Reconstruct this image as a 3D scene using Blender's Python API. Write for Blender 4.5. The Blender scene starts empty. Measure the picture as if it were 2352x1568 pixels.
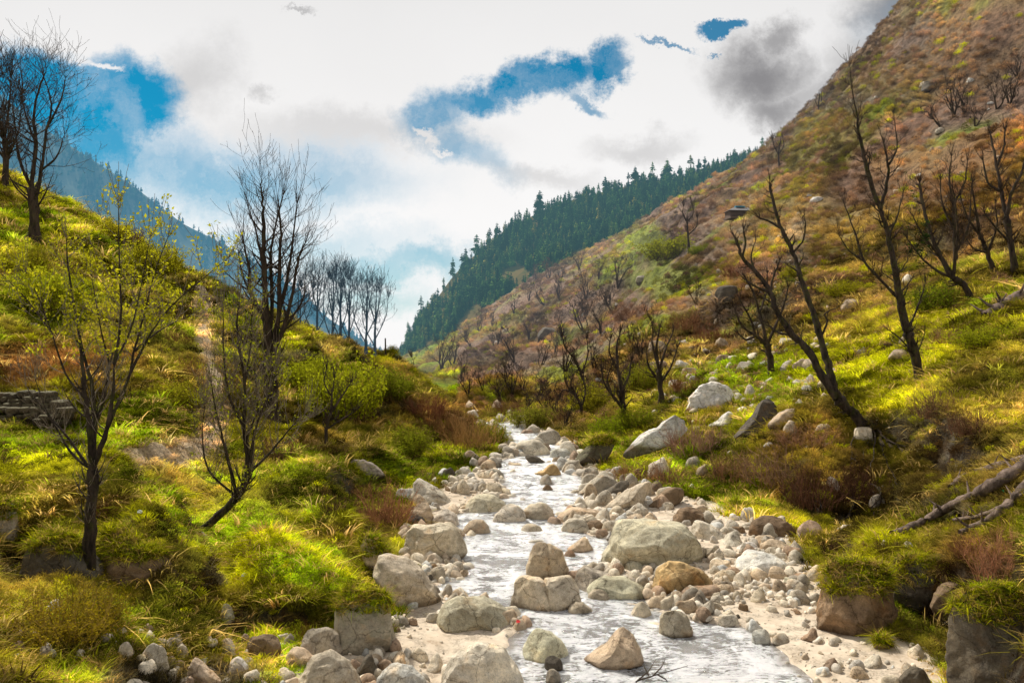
import bpy, math, random
import numpy as np
from mathutils import Vector
random.seed(7); rng = np.random.default_rng(7)
SC = bpy.context.scene; COL = SC.collection
F = 1850.0; H = 6.0; CX = 1176.0; CY = 784.0      # camera model in photo units (2352 wide)

def P(px, py, D): return Vector(((px-CX)/F*D, D, H+(CY-py)/F*D))
def zs(D): return 0.02*(D-12)
def Dw(py): return 6.24/((py-CY)/F+0.02)

# ------------------------------------------------------------------ noise
def _h(ix, iy, iz, s):
    n = (ix*374761393 + iy*668265263 + iz*2147483647 + s*1274126177) & 0xFFFFFFFF
    n = ((n ^ (n >> 13))*1274126177) & 0xFFFFFFFF
    n = ((n ^ (n >> 16))*2246822519) & 0xFFFFFFFF
    return ((n ^ (n >> 15)) & 0xFFFFFF)/float(0xFFFFFF)
def vnoise(x, y, z, s=0):
    fx, fy, fz = np.floor(x), np.floor(y), np.floor(z)
    ix, iy, iz = fx.astype(np.int64), fy.astype(np.int64), fz.astype(np.int64)
    x = x-fx; y = y-fy; z = z-fz
    x = x*x*(3-2*x); y = y*y*(3-2*y); z = z*z*(3-2*z)
    def L(a, b, t): return a+(b-a)*t
    return L(L(L(_h(ix,iy,iz,s),_h(ix+1,iy,iz,s),x), L(_h(ix,iy+1,iz,s),_h(ix+1,iy+1,iz,s),x), y),
             L(L(_h(ix,iy,iz+1,s),_h(ix+1,iy,iz+1,s),x), L(_h(ix,iy+1,iz+1,s),_h(ix+1,iy+1,iz+1,s),x), y), z)*2-1
def fbm(x, y, z=None, o=4, s=0, g=0.5):
    if z is None: z = np.zeros_like(x)
    t = 0; a = 1; n = 0
    for k in range(o):
        t = t+a*vnoise(x*2**k+k*17.3, y*2**k+k*9.1, z*2**k+k*3.7, s+k); n += a; a *= g
    return t/n
def ss(a, b, x):
    t = np.clip((x-a)/(b-a), 0, 1); return t*t*(3-2*t)

# ------------------------------------------------------------------ mesh helpers
def mesh_np(name, V, Fq, smooth=True):
    """V (n,3); Fq (m,k) with k = 3 or 4"""
    V = np.asarray(V, dtype=np.float32); Fq = np.asarray(Fq, dtype=np.int32)
    me = bpy.data.meshes.new(name)
    me.vertices.add(len(V)); me.vertices.foreach_set('co', V.ravel())
    k = Fq.shape[1]
    me.loops.add(Fq.size); me.loops.foreach_set('vertex_index', Fq.ravel())
    me.polygons.add(len(Fq)); me.polygons.foreach_set('loop_start', np.arange(0, Fq.size, k, dtype=np.int32))
    me.polygons.foreach_set('use_smooth', np.full(len(Fq), smooth))
    me.update(calc_edges=True); return me
def link(name, me, mat=None, parent=None, loc=None):
    o = bpy.data.objects.new(name, me); COL.objects.link(o)
    if mat and me and not me.materials: me.materials.append(mat)
    if parent: o.parent = parent
    if loc is not None: o.location = loc
    return o
def tag(o, label=None, cat=None, group=None, kind=None):
    if label: o['label'] = label
    if cat: o['category'] = cat
    if group: o['group'] = group
    if kind: o['kind'] = kind
    return o
def empty(name, loc):
    o = bpy.data.objects.new(name, None); COL.objects.link(o); o.location = loc
    o.empty_display_size = 0.2; return o
def copy_tree(root, kids, loc, rz=0, sc=(1,1,1), color=None):
    c = root.copy(); COL.objects.link(c); c.location = loc; c.rotation_euler = (0,0,rz); c.scale = sc
    if color: c.color = color
    for k in kids:
        d = k.copy(); COL.objects.link(d); d.parent = c
        if color: d.color = color
    return c

class Tubes:
    def __init__(s): s.v = []; s.f = []
    def add(s, pts, rads, n=5):
        b = len(s.v); m = len(pts)
        for i in range(m):
            t = (pts[min(i+1, m-1)]-pts[max(i-1, 0)])
            if t.length < 1e-9: t = Vector((0,0,1))
            t.normalize()
            r = Vector((1,0,0)) if abs(t.x) < .8 else Vector((0,1,0))
            a = t.cross(r).normalized(); c = t.cross(a)
            for k in range(n):
                th = 2*math.pi*k/n
                s.v.append(pts[i]+(a*math.cos(th)+c*math.sin(th))*rads[i])
        for i in range(m-1):
            for k in range(n):
                k2 = (k+1) % n
                s.f.append((b+i*n+k, b+i*n+k2, b+(i+1)*n+k2, b+(i+1)*n+k))
    def build(s, name): return mesh_np(name, [tuple(v) for v in s.v], s.f)

# ------------------------------------------------------------------ material helpers
def newmat(name):
    m = bpy.data.materials.new(name); m.use_nodes = True
    nt = m.node_tree; nt.nodes.clear()
    return m, nt, nt.nodes, nt.links
def N(nt, t, **kw):
    n = nt.nodes.new(t)
    for k, v in kw.items():
        if k.startswith('i_'):
            key = k[2:]; n.inputs[int(key) if key.isdigit() else key].default_value = v
        else: setattr(n, k, v)
    return n
def ramp(nt, stops, src, L):
    r = nt.nodes.new('ShaderNodeValToRGB'); e = r.color_ramp.elements
    while len(e) < len(stops): e.new(0.5)
    for x, (p, c) in zip(e, stops):
        x.position = p; x.color = (*c, 1) if len(c) == 3 else c
    L.new(src, r.inputs[0]); return r
def mix(nt, L, mode, fac, a, b):
    m = nt.nodes.new('ShaderNodeMix'); m.data_type = 'RGBA'; m.blend_type = mode; m.clamp_factor = True
    for sock, v in ((m.inputs[0], fac), (m.inputs[6], a), (m.inputs[7], b)):
        if isinstance(v, (int, float)): sock.default_value = v
        elif isinstance(v, tuple): sock.default_value = (*v, 1)[:4]
        else: L.new(v, sock)
    return m.outputs[2]
def mth(nt, L, op, a, b=None):
    m = nt.nodes.new('ShaderNodeMath'); m.operation = op
    for i, v in enumerate((a, b)):
        if v is None: continue
        if isinstance(v, (int, float)): m.inputs[i].default_value = v
        else: L.new(v, m.inputs[i])
    return m.outputs[0]
def noise(nt, L, vec, scale, detail=6, rough=.6, dist=0):
    n = nt.nodes.new('ShaderNodeTexNoise'); n.inputs['Scale'].default_value = scale
    n.inputs['Detail'].default_value = detail; n.inputs['Roughness'].default_value = rough; n.inputs['Distortion'].default_value = dist
    if vec is not None: L.new(vec, n.inputs['Vector'])
    return n
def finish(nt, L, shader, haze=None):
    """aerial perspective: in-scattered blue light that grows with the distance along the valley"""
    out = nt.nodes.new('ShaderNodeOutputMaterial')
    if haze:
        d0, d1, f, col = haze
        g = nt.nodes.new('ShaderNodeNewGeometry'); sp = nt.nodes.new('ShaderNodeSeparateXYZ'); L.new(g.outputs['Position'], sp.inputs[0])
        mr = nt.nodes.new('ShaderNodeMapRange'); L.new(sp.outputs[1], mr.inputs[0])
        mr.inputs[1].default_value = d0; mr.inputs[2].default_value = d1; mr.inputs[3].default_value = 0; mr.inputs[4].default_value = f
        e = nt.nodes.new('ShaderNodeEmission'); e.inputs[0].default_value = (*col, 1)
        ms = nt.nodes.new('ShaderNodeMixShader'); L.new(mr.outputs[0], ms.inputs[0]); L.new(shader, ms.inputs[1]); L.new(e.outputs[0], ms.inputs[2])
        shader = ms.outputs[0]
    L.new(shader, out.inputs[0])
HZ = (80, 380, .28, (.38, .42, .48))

def mat_ground():
    m, nt, n, L = newmat('ground_earth_and_turf')
    at = N(nt, 'ShaderNodeAttribute', attribute_name='Col')
    bd = N(nt, 'ShaderNodeAttribute', attribute_name='bed')
    g = N(nt, 'ShaderNodeNewGeometry')
    n1 = noise(nt, L, g.outputs['Position'], 1.1, 8, .75)
    n2 = noise(nt, L, g.outputs['Position'], 9, 6, .7)
    r1 = ramp(nt, [(.32,(.22,.2,.18)), (.48,(.85,.85,.85)), (.68,(1.5,1.42,1.3))], n1.outputs[0], L)
    c = mix(nt, L, 'MULTIPLY', 1.0, at.outputs['Color'], r1.outputs[0])
    r2 = ramp(nt, [(.3,(.45,.4,.38)), (.5,(.95,.95,.95)), (.7,(1.35,1.35,1.3))], n2.outputs[0], L)
    c = mix(nt, L, 'MULTIPLY', 1.0, c, r2.outputs[0])
    # sand and fine gravel in the bed
    vo = N(nt, 'ShaderNodeTexVoronoi', i_Scale=26.0); L.new(g.outputs['Position'], vo.inputs['Vector'])
    ns = noise(nt, L, g.outputs['Position'], 1.3, 8, .7)
    sand = ramp(nt, [(.32,(.30,.22,.15)), (.43,(.50,.41,.31)), (.7,(.68,.58,.46))], ns.outputs[0], L)
    vb = N(nt, 'ShaderNodeRGBToBW'); L.new(vo.outputs['Color'], vb.inputs[0]); gr = mix(nt, L, 'MULTIPLY', .55, sand.outputs[0], vb.outputs[0])
    nsel = noise(nt, L, g.outputs['Position'], 2.3, 5, .7)
    rs = ramp(nt, [(.48,(0,0,0)), (.56,(1,1,1))], nsel.outputs[0], L)
    sg = mix(nt, L, 'MIX', rs.outputs[0], sand.outputs[0], gr)
    c = mix(nt, L, 'MIX', bd.outputs['Fac'], c, sg)
    bs = N(nt, 'ShaderNodeBsdfPrincipled', i_Roughness=.95); bs.inputs['Specular IOR Level'].default_value = .15
    L.new(c, bs.inputs['Base Color'])
    hsum = mth(nt, L, 'ADD', mth(nt, L, 'MULTIPLY', n1.outputs[0], 2.0), mth(nt, L, 'MULTIPLY', n2.outputs[0], .5))
    b = N(nt, 'ShaderNodeBump', i_Strength=1.0, i_Distance=.45); L.new(hsum, b.inputs['Height']); L.new(mth(nt, L, 'SUBTRACT', 1.0, mth(nt, L, 'MULTIPLY', bd.outputs['Fac'], .85)), b.inputs['Strength']); L.new(b.outputs[0], bs.inputs['Normal'])
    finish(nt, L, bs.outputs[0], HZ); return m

def mat_rock():
    m, nt, n, L = newmat('river_stone')
    oi = N(nt, 'ShaderNodeObjectInfo'); g = N(nt, 'ShaderNodeNewGeometry'); tc = N(nt, 'ShaderNodeTexCoord')
    n1 = noise(nt, L, g.outputs['Position'], .9, 8, .65, .6)
    n2 = noise(nt, L, g.outputs['Position'], 7, 8, .75, .3)
    mp = N(nt, 'ShaderNodeMapping'); mp.inputs['Rotation'].default_value = (.5,.6,.3); mp.inputs['Scale'].default_value = (1.0,1.0,2.6)
    L.new(g.outputs['Position'], mp.inputs[0])
    n3 = noise(nt, L, mp.outputs[0], 1.3, 7, .65, 1.2)
    r1 = ramp(nt, [(.3,(.42,.39,.35)), (.5,(.9,.9,.9)), (.66,(1.2,1.16,1.08))], n1.outputs[0], L)
    c = mix(nt, L, 'MULTIPLY', 1, oi.outputs['Color'], r1.outputs[0])
    r2 = ramp(nt, [(.32,(.5,.47,.43)), (.5,(.95,.95,.94)), (.68,(1.22,1.22,1.22))], n2.outputs[0], L)
    c = mix(nt, L, 'MULTIPLY', .9, c, r2.outputs[0])
    n6 = noise(nt, L, g.outputs['Position'], 38, 6, .8); r6 = ramp(nt, [(.36,(.5,.48,.45)), (.47,(1,1,1)), (.62,(1.15,1.14,1.12))], n6.outputs[0], L); c = mix(nt, L, 'MULTIPLY', .8, c, r6.outputs[0])
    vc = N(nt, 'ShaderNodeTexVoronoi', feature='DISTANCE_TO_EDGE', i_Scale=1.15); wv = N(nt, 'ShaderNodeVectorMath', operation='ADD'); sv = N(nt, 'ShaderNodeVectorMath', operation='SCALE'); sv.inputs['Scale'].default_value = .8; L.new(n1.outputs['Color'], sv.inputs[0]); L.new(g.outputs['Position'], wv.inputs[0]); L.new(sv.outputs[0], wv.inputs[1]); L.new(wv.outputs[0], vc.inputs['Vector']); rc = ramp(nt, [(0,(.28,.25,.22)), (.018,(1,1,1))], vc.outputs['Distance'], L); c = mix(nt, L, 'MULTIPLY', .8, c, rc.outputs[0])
    r3 = ramp(nt, [(.30,(.5,.47,.43)), (.40,(1,1,1)), (.62,(1.08,1.06,1.02)), (.70,(.82,.76,.68))], n3.outputs[0], L)
    c = mix(nt, L, 'MULTIPLY', .85, c, r3.outputs[0])
    # ochre stain
    n4 = noise(nt, L, g.outputs['Position'], 1.7, 5, .6)
    r4 = ramp(nt, [(.56,(0,0,0)), (.72,(.55,.55,.55))], n4.outputs[0], L)
    c = mix(nt, L, 'MIX', r4.outputs[0], c, mix(nt, L, 'MULTIPLY', 1, c, (1.2,.85,.5)))
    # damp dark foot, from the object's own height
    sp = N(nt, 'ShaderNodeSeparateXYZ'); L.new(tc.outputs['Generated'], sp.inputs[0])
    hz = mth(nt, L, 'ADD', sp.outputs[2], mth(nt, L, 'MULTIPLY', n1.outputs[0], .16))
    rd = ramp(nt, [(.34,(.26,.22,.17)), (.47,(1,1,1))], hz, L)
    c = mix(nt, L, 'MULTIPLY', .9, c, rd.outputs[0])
    # moss and lichen, where alpha of the object colour asks for it
    sn = N(nt, 'ShaderNodeSeparateXYZ'); L.new(g.outputs['Normal'], sn.inputs[0])
    mo = mth(nt, L, 'MULTIPLY', mth(nt, L, 'SUBTRACT', 1.0, oi.outputs['Alpha']), mth(nt, L, 'ADD', n2.outputs[0], mth(nt,L,'MULTIPLY',sn.outputs[2],.5)))
    rm = ramp(nt, [(.26,(0,0,0)), (.62,(.9,.9,.9))], mo, L)
    c = mix(nt, L, 'MIX', rm.outputs[0], c, (.085,.085,.02))
    bs = N(nt, 'ShaderNodeBsdfPrincipled', i_Roughness=.8); bs.inputs['Specular IOR Level'].default_value = .25
    L.new(c, bs.inputs['Base Color'])
    n5 = noise(nt, L, g.outputs['Position'], 26, 6, .75)
    hh = mth(nt, L, 'ADD', mth(nt, L, 'ADD', n2.outputs[0], mth(nt, L, 'MULTIPLY', n5.outputs[0], .35)), mth(nt, L, 'MULTIPLY', n3.outputs[0], .8))
    b = N(nt, 'ShaderNodeBump', i_Strength=.7, i_Distance=.06); L.new(hh, b.inputs['Height']); L.new(b.outputs[0], bs.inputs['Normal'])
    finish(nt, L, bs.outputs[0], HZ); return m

def mat_pebble():
    m, nt, n, L = newmat('pebble_stone')
    at = N(nt, 'ShaderNodeAttribute', attribute_name='tint', attribute_type='INSTANCER'); g = N(nt, 'ShaderNodeNewGeometry')
    n2 = noise(nt, L, g.outputs['Position'], 14, 5, .7)
    r2 = ramp(nt, [(.3,(.5,.48,.45)), (.5,(1,1,1)), (.7,(1.2,1.2,1.2))], n2.outputs[0], L)
    c = mix(nt, L, 'MULTIPLY', 1, at.outputs['Color'], r2.outputs[0])
    bs = N(nt, 'ShaderNodeBsdfPrincipled', i_Roughness=.75); bs.inputs['Specular IOR Level'].default_value = .3
    L.new(c, bs.inputs['Base Color']); b = N(nt, 'ShaderNodeBump', i_Strength=.5, i_Distance=.03); L.new(n2.outputs[0], b.inputs['Height']); L.new(b.outputs[0], bs.inputs['Normal'])
    finish(nt, L, bs.outputs[0], HZ); return m

def mat_leaf(name, src='inst', trans=.45, haze=HZ, var=.35, tip=None):
    m, nt, n, L = newmat(name)
    if src == 'inst': c0 = N(nt, 'ShaderNodeAttribute', attribute_name='tint', attribute_type='INSTANCER').outputs['Color']
    else: c0 = N(nt, 'ShaderNodeObjectInfo').outputs['Color']
    g = N(nt, 'ShaderNodeNewGeometry')
    rnd = N(nt, 'ShaderNodeValToRGB'); L.new(g.outputs['Random Per Island'], rnd.inputs[0])
    e = rnd.color_ramp.elements; e[0].color = (1-var, 1-var*1.1, 1-var, 1); e[1].color = (1+var, 1+var*.8, 1, 1)
    c = mix(nt, L, 'MULTIPLY', 1, c0, rnd.outputs[0])
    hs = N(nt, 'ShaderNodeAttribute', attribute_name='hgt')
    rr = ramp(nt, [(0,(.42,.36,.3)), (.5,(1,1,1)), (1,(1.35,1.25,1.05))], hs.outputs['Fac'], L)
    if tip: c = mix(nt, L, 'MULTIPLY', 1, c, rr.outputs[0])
    d = N(nt, 'ShaderNodeBsdfDiffuse'); t = N(nt, 'ShaderNodeBsdfTranslucent'); L.new(c, d.inputs[0]); L.new(c, t.inputs[0])
    ms = N(nt, 'ShaderNodeMixShader'); ms.inputs[0].default_value = trans
    L.new(d.outputs[0], ms.inputs[1]); L.new(t.outputs[0], ms.inputs[2])
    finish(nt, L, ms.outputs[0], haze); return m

def mat_bark(name, ca, cb, scale=6, haze=HZ, moss=0):
    m, nt, n, L = newmat(name); g = N(nt, 'ShaderNodeNewGeometry')
    mp = N(nt, 'ShaderNodeMapping'); mp.inputs['Scale'].default_value = (1,1,.3); L.new(g.outputs['Position'], mp.inputs[0])
    n1 = noise(nt, L, mp.outputs[0], scale, 8, .7); r = ramp(nt, [(.35, ca), (.65, cb)], n1.outputs[0], L)
    c = r.outputs[0]
    if moss:
        n2 = noise(nt, L, g.outputs['Position'], 3, 5, .7); r2 = ramp(nt, [(.5,(0,0,0)), (.62,(moss,)*3)], n2.outputs[0], L)
        c = mix(nt, L, 'MIX', r2.outputs[0], c, (.07,.075,.012))
    bs = N(nt, 'ShaderNodeBsdfPrincipled', i_Roughness=.9); bs.inputs['Specular IOR Level'].default_value = .15; L.new(c, bs.inputs['Base Color'])
    n3 = noise(nt, L, mp.outputs[0], scale*5, 6, .7)
    b = N(nt, 'ShaderNodeBump', i_Strength=1.0, i_Distance=.05); L.new(mth(nt,L,'ADD',n1.outputs[0],n3.outputs[0]), b.inputs['Height']); L.new(b.outputs[0], bs.inputs['Normal'])
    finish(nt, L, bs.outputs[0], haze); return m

def mat_stem():
    m, nt, n, L = newmat('shrub_stems'); oi = N(nt, 'ShaderNodeObjectInfo'); g = N(nt, 'ShaderNodeNewGeometry')
    r = ramp(nt, [(0,(.45,.45,.45)), (1,(1.4,1.3,1.2))], g.outputs['Random Per Island'], L)
    c = mix(nt, L, 'MULTIPLY', 1, oi.outputs['Color'], r.outputs[0])
    d = N(nt, 'ShaderNodeBsdfDiffuse'); L.new(c, d.inputs[0]); finish(nt, L, d.outputs[0], HZ); return m

def mat_water():
    m, nt, n, L = newmat('rushing_water'); g = N(nt, 'ShaderNodeNewGeometry')
    mp = N(nt, 'ShaderNodeMapping'); mp.inputs['Scale'].default_value = (.8,1.5,1); mp.inputs['Rotation'].default_value = (0,0,.3); L.new(g.outputs['Position'], mp.inputs[0])
    n1 = noise(nt, L, mp.outputs[0], 3.0, 9, .72, 1.8); n2 = noise(nt, L, mp.outputs[0], .55, 4, .6, .8); n3 = noise(nt, L, mp.outputs[0], 13, 6, .7, 1.0)
    a = mth(nt, L, 'ADD', mth(nt, L, 'MULTIPLY', n1.outputs[0], .8), mth(nt, L, 'MULTIPLY', n3.outputs[0], .35))
    a = mth(nt, L, 'ADD', a, mth(nt, L, 'MULTIPLY', mth(nt, L, 'SUBTRACT', n2.outputs[0], .5), .45))
    np_ = noise(nt, L, g.outputs['Position'], .9, 5, .65, 1.0); a2 = mth(nt, L, 'ADD', a, mth(nt, L, 'MULTIPLY', mth(nt, L, 'SUBTRACT', np_.outputs[0], .54), .55))
    r0 = ramp(nt, [(.44,(.03,.03,.027)), (.50,(.16,.16,.15)), (.545,(.58,.59,.60)), (.64,(.88,.88,.89))], a2, L)  # reflected sky glare and dark ripples painted into the diffuse colour, with foam
    sh = N(nt, 'ShaderNodeAttribute', attribute_name='shallow')
    r = N(nt, 'ShaderNodeMix', data_type='RGBA'); L.new(sh.outputs['Fac'], r.inputs[0]); L.new(r0.outputs[0], r.inputs[6]); r.inputs[7].default_value = (.16,.125,.085,1)
    r = type('o', (), {'outputs': [r.outputs[2]]})
    b = N(nt, 'ShaderNodeBump', i_Strength=.9, i_Distance=.12); L.new(a, b.inputs['Height'])
    df = N(nt, 'ShaderNodeBsdfDiffuse'); L.new(r.outputs[0], df.inputs[0]); L.new(b.outputs[0], df.inputs['Normal'])
    gl = N(nt, 'ShaderNodeBsdfGlossy', i_Roughness=.13); gl.inputs[0].default_value = (.92,.92,.92,1); L.new(b.outputs[0], gl.inputs['Normal'])
    bs = N(nt, 'ShaderNodeMixShader'); bs.inputs[0].default_value = .42; L.new(df.outputs[0], bs.inputs[1]); L.new(gl.outputs[0], bs.inputs[2])
    finish(nt, L, bs.outputs[0]); return m

def mat_plain(name, col, rough=.7, nz=.25, scale=8, haze=None):
    m, nt, n, L = newmat(name); g = N(nt, 'ShaderNodeNewGeometry'); n1 = noise(nt, L, g.outputs['Position'], scale, 6, .7)
    r = ramp(nt, [(.3, tuple(x*(1-nz) for x in col)), (.7, tuple(x*(1+nz) for x in col))], n1.outputs[0], L)
    bs = N(nt, 'ShaderNodeBsdfPrincipled', i_Roughness=rough); L.new(r.outputs[0], bs.inputs['Base Color']); finish(nt, L, bs.outputs[0], haze); return m

def mat_far(name, cols, haze, scale):
    m, nt, n, L = newmat(name); g = N(nt, 'ShaderNodeNewGeometry'); n1 = noise(nt, L, g.outputs['Position'], scale, 8, .7)
    r = ramp(nt, [(.32, cols[0]), (.48, cols[1]), (.62, cols[2])], n1.outputs[0], L)
    oi = N(nt, 'ShaderNodeObjectInfo'); r2 = ramp(nt, [(0,(.25,.25,.3)), (.5,(1.1,1.1,1.0)), (.85,(2.6,2.4,1.3)), (1,(6,2.6,1.4))], oi.outputs['Random'], L)
    c = mix(nt, L, 'MULTIPLY', 1, r.outputs[0], r2.outputs[0])
    d = N(nt, 'ShaderNodeBsdfDiffuse'); L.new(c, d.inputs[0]); finish(nt, L, d.outputs[0], haze); return m

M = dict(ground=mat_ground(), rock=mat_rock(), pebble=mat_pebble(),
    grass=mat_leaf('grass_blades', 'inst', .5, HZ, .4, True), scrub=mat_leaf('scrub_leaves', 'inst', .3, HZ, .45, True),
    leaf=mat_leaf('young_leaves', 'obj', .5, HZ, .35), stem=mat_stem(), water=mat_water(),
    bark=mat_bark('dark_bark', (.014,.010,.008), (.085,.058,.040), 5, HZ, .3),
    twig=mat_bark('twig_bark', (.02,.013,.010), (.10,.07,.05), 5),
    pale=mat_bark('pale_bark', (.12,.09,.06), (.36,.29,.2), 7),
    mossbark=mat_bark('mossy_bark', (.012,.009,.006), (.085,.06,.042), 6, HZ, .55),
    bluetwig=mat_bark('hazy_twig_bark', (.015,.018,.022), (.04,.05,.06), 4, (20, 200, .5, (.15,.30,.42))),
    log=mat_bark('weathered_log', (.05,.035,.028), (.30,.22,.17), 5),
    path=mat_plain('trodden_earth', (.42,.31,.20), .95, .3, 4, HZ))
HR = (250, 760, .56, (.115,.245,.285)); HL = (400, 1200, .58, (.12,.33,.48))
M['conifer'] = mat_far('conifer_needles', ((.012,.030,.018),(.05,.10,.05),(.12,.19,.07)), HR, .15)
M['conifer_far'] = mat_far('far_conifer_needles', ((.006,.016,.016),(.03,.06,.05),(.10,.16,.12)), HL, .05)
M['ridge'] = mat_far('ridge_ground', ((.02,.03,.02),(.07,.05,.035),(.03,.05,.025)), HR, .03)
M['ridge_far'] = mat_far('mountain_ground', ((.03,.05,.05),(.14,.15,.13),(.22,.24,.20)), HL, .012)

# ------------------------------------------------------------------ terrain
WT = [(1600,1150,1850,600,2230),(1568,1140,1830,640,2220),(1530,1130,1790,700,2180),(1480,1195,1750,850,2120),(1440,1195,1700,885,2020),
 (1420,1190,1560,895,1960),(1400,1150,1470,900,1920),(1360,1030,1440,905,1880),(1320,1055,1345,925,1850),(1280,1062,1400,930,1830),(1240,1072,1375,930,1800),
 (1200,1055,1290,935,1700),(1170,1070,1300,940,1640),(1140,1165,1330,965,1560),(1110,1172,1320,1010,1440),(1080,1145,1310,1075,1400),
 (1060,1165,1300,1110,1350),(1040,1200,1290,1135,1330),(1020,1175,1300,1145,1315),(1005,1160,1250,1140,1290),(990,1130,1200,1110,1240),(960,1080,1150,1060,1190)]
_D = np.array([Dw(r[0]) for r in WT]); _o = np.argsort(_D); _lD = np.log(_D[_o])
def edge(k, lnD): return (np.interp(lnD, _lD, np.array([r[k] for r in WT], float)[_o])-CX)/F
CP = [ # px, py, depth
 (600,1480,15.5),(600,1300,18),(600,1200,21),(600,1050,27),(620,980,33),(600,850,42),(600,700,60),(600,760,95),
 (300,1568,12),(300,1450,13.5),(250,1345,15),(300,1360,15.4),(330,1205,16.2),(420,1250,16.4),(300,1120,20),(300,1040,23),(300,1000,24.5),(300,880,30),(300,800,36),(300,650,48),(300,535,60),(300,600,90),
 (50,1568,11),(50,1350,14.2),(50,1110,17.5),(50,1060,21),(50,980,24),(50,900,27),(50,800,32),(50,700,38),(50,560,48),(20,430,58),(20,500,90),
 (-300,1568,9),(-300,1300,12),(-300,900,22),(-300,600,36),(-300,300,55),(-300,380,90),(-700,1200,12),(-700,700,25),(-700,200,45),(-700,250,80),
 (800,1400,16.8),(800,1300,17.9),(820,1200,19.8),(860,1230,20.2),(700,1400,16),(850,1100,27),(850,1000,34),(850,900,42),(850,800,58),(850,850,90),(730,745,60),(730,800,90),
 (1000,1060,34),(1000,1000,40),(1000,900,52),(950,835,66),(950,870,95),(1090,1030,40),(1090,960,48),(1060,920,56),(1080,900,70),
 (430,620,60),(430,680,90),(480,700,50),(480,800,40),(430,1000,26),(480,1130,22),(430,1200,19),(420,1400,15),
 (1300,950,54),(1300,880,75),(1300,800,120),(1300,700,170),(1300,612,260),(1300,600,400),
 (1130,950,60),(1130,890,95),(1130,800,170),(1130,712,255),(1130,700,400),(1000,880,110),(1000,850,170),(990,825,220),(990,840,400),
 (1500,1170,28.5),(1500,1100,31.5),(1500,1000,38),(1500,900,48),(1500,800,62),(1500,700,90),(1500,610,125),(1500,520,185),(1500,485,240),(1500,500,400),
 (1740,355,170),(1740,390,230),(1740,420,400),(1600,435,200),(1600,460,300),(1400,566,250),(1400,560,400),(1200,662,270),(1440,620,150),(1560,500,140),
 (1870,240,150),(1870,300,220),(1870,380,400),(2130,0,125),(2130,100,200),(2130,250,400),(2000,110,138),
 (1700,1180,27),(1700,1120,29),(1700,1000,34),(1700,900,42),(1700,800,52),(1700,700,66),(1700,600,85),(1700,500,110),(1700,420,145),
 (1900,1180,23.5),(1900,1080,26),(1950,985,28.5),(1900,900,35),(1900,800,45),(1900,700,56),(1900,600,70),(1900,400,105),(1900,280,135),
 (2030,1390,17),(2060,1250,17.8),(2120,1235,19),(2080,1150,22),(2130,1080,23),(2150,1000,25),(2115,865,32),(2150,700,44),(2150,500,68),(2150,300,95),(2150,100,115),
 (2150,1300,16.6),(1950,1310,17.3),(1950,1400,17.0),(2150,1400,15.6),(2230,1440,14.5),(2330,1568,10.5),(2330,1400,12.5),(2330,1260,15),(2330,1100,18),(2330,900,25),(2330,700,36),(2330,500,58),(2330,300,82),(2330,100,100),
 (2352,-200,110),(2352,-100,180),(2352,100,400),(2700,1568,9),(2700,1200,14),(2700,800,26),(2700,400,60),(2700,0,90),(2700,-300,105),(2700,-100,300),
 (3050,1200,12),(3050,600,30),(3050,-100,80),(3050,0,300),(-300,500,400),(400,700,400),(800,820,400)]
pu, pl, pq = [], [], []
for a, b, d in CP: pu.append((a-CX)/F); pl.append(math.log(d)); pq.append((CY-b)/F)
for py in (1700,1568,1480,1400,1320,1240,1180,1120,1070,1030,1000,965):
    d = Dw(py); l = math.log(d)
    for k, dz in ((3,.32),(4,.32),(1,.08),(2,.08)):
        pu.append(float(edge(k, l))); pl.append(l); pq.append((zs(d)+dz-H)/d)
A = np.stack([np.array(pu)*2.2, np.array(pl)], 1); Q = np.array(pq)
def U_(r2): return 0.5*r2*np.log(r2+1e-9)
n = len(A); K = U_(((A[:,None]-A[None])**2).sum(2)) + np.eye(n)*2e-3
Pm = np.concatenate([np.ones((n,1)), A], 1)
S = np.zeros((n+3, n+3)); S[:n,:n] = K; S[:n,n:] = Pm; S[n:,:n] = Pm.T
W = np.linalg.solve(S, np.concatenate([Q, np.zeros(3)]))
def tps(u, l):
    sh = u.shape; X = np.stack([u.ravel()*2.2, l.ravel()], 1); out = np.empty(len(X))
    for i in range(0, len(X), 40000):
        x = X[i:i+40000]
        out[i:i+40000] = U_(((x[:,None]-A[None])**2).sum(2)) @ W[:n] + W[n] + x @ W[n+1:]
    return out.reshape(sh)
NU, NL = 860, 700
U0, U1, L0, L1 = -1.0, 1.0, math.log(6.5), math.log(420)
uu = np.linspace(U0, U1, NU); ll = np.linspace(L0, L1, NL)
GU, GL = np.meshgrid(uu, ll, indexing='ij')
cu = np.linspace(U0, U1, 220); cl = np.linspace(L0, L1, 200)
Cg = tps(*np.meshgrid(cu, cl, indexing='ij'))
def bil(G, fu, fl):
    i = np.clip(np.floor(fu).astype(int), 0, G.shape[0]-2); j = np.clip(np.floor(fl).astype(int), 0, G.shape[1]-2)
    a = np.clip(fu-i, 0, 1); b = np.clip(fl-j, 0, 1)
    return (G[i,j]*(1-a)+G[i+1,j]*a)*(1-b)+(G[i,j+1]*(1-a)+G[i+1,j+1]*a)*b
qg = bil(Cg, (GU-U0)/(U1-U0)*219, (GL-L0)/(L1-L0)*199)
GD = np.exp(GL); GX = GU*GD; Z = H+qg*GD
wl, wr, bl, br = (edge(k, GL) for k in (1,2,3,4))
wob = fbm(GX*.7, GD*.7, o=4, s=40)*.9/GD
far_ok = 1-ss(50, 62, GD)
d_w = np.maximum(wl-GU, GU-wr)*GD + wob*GD*.6           # metres outside the water's edge (negative inside)
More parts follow.
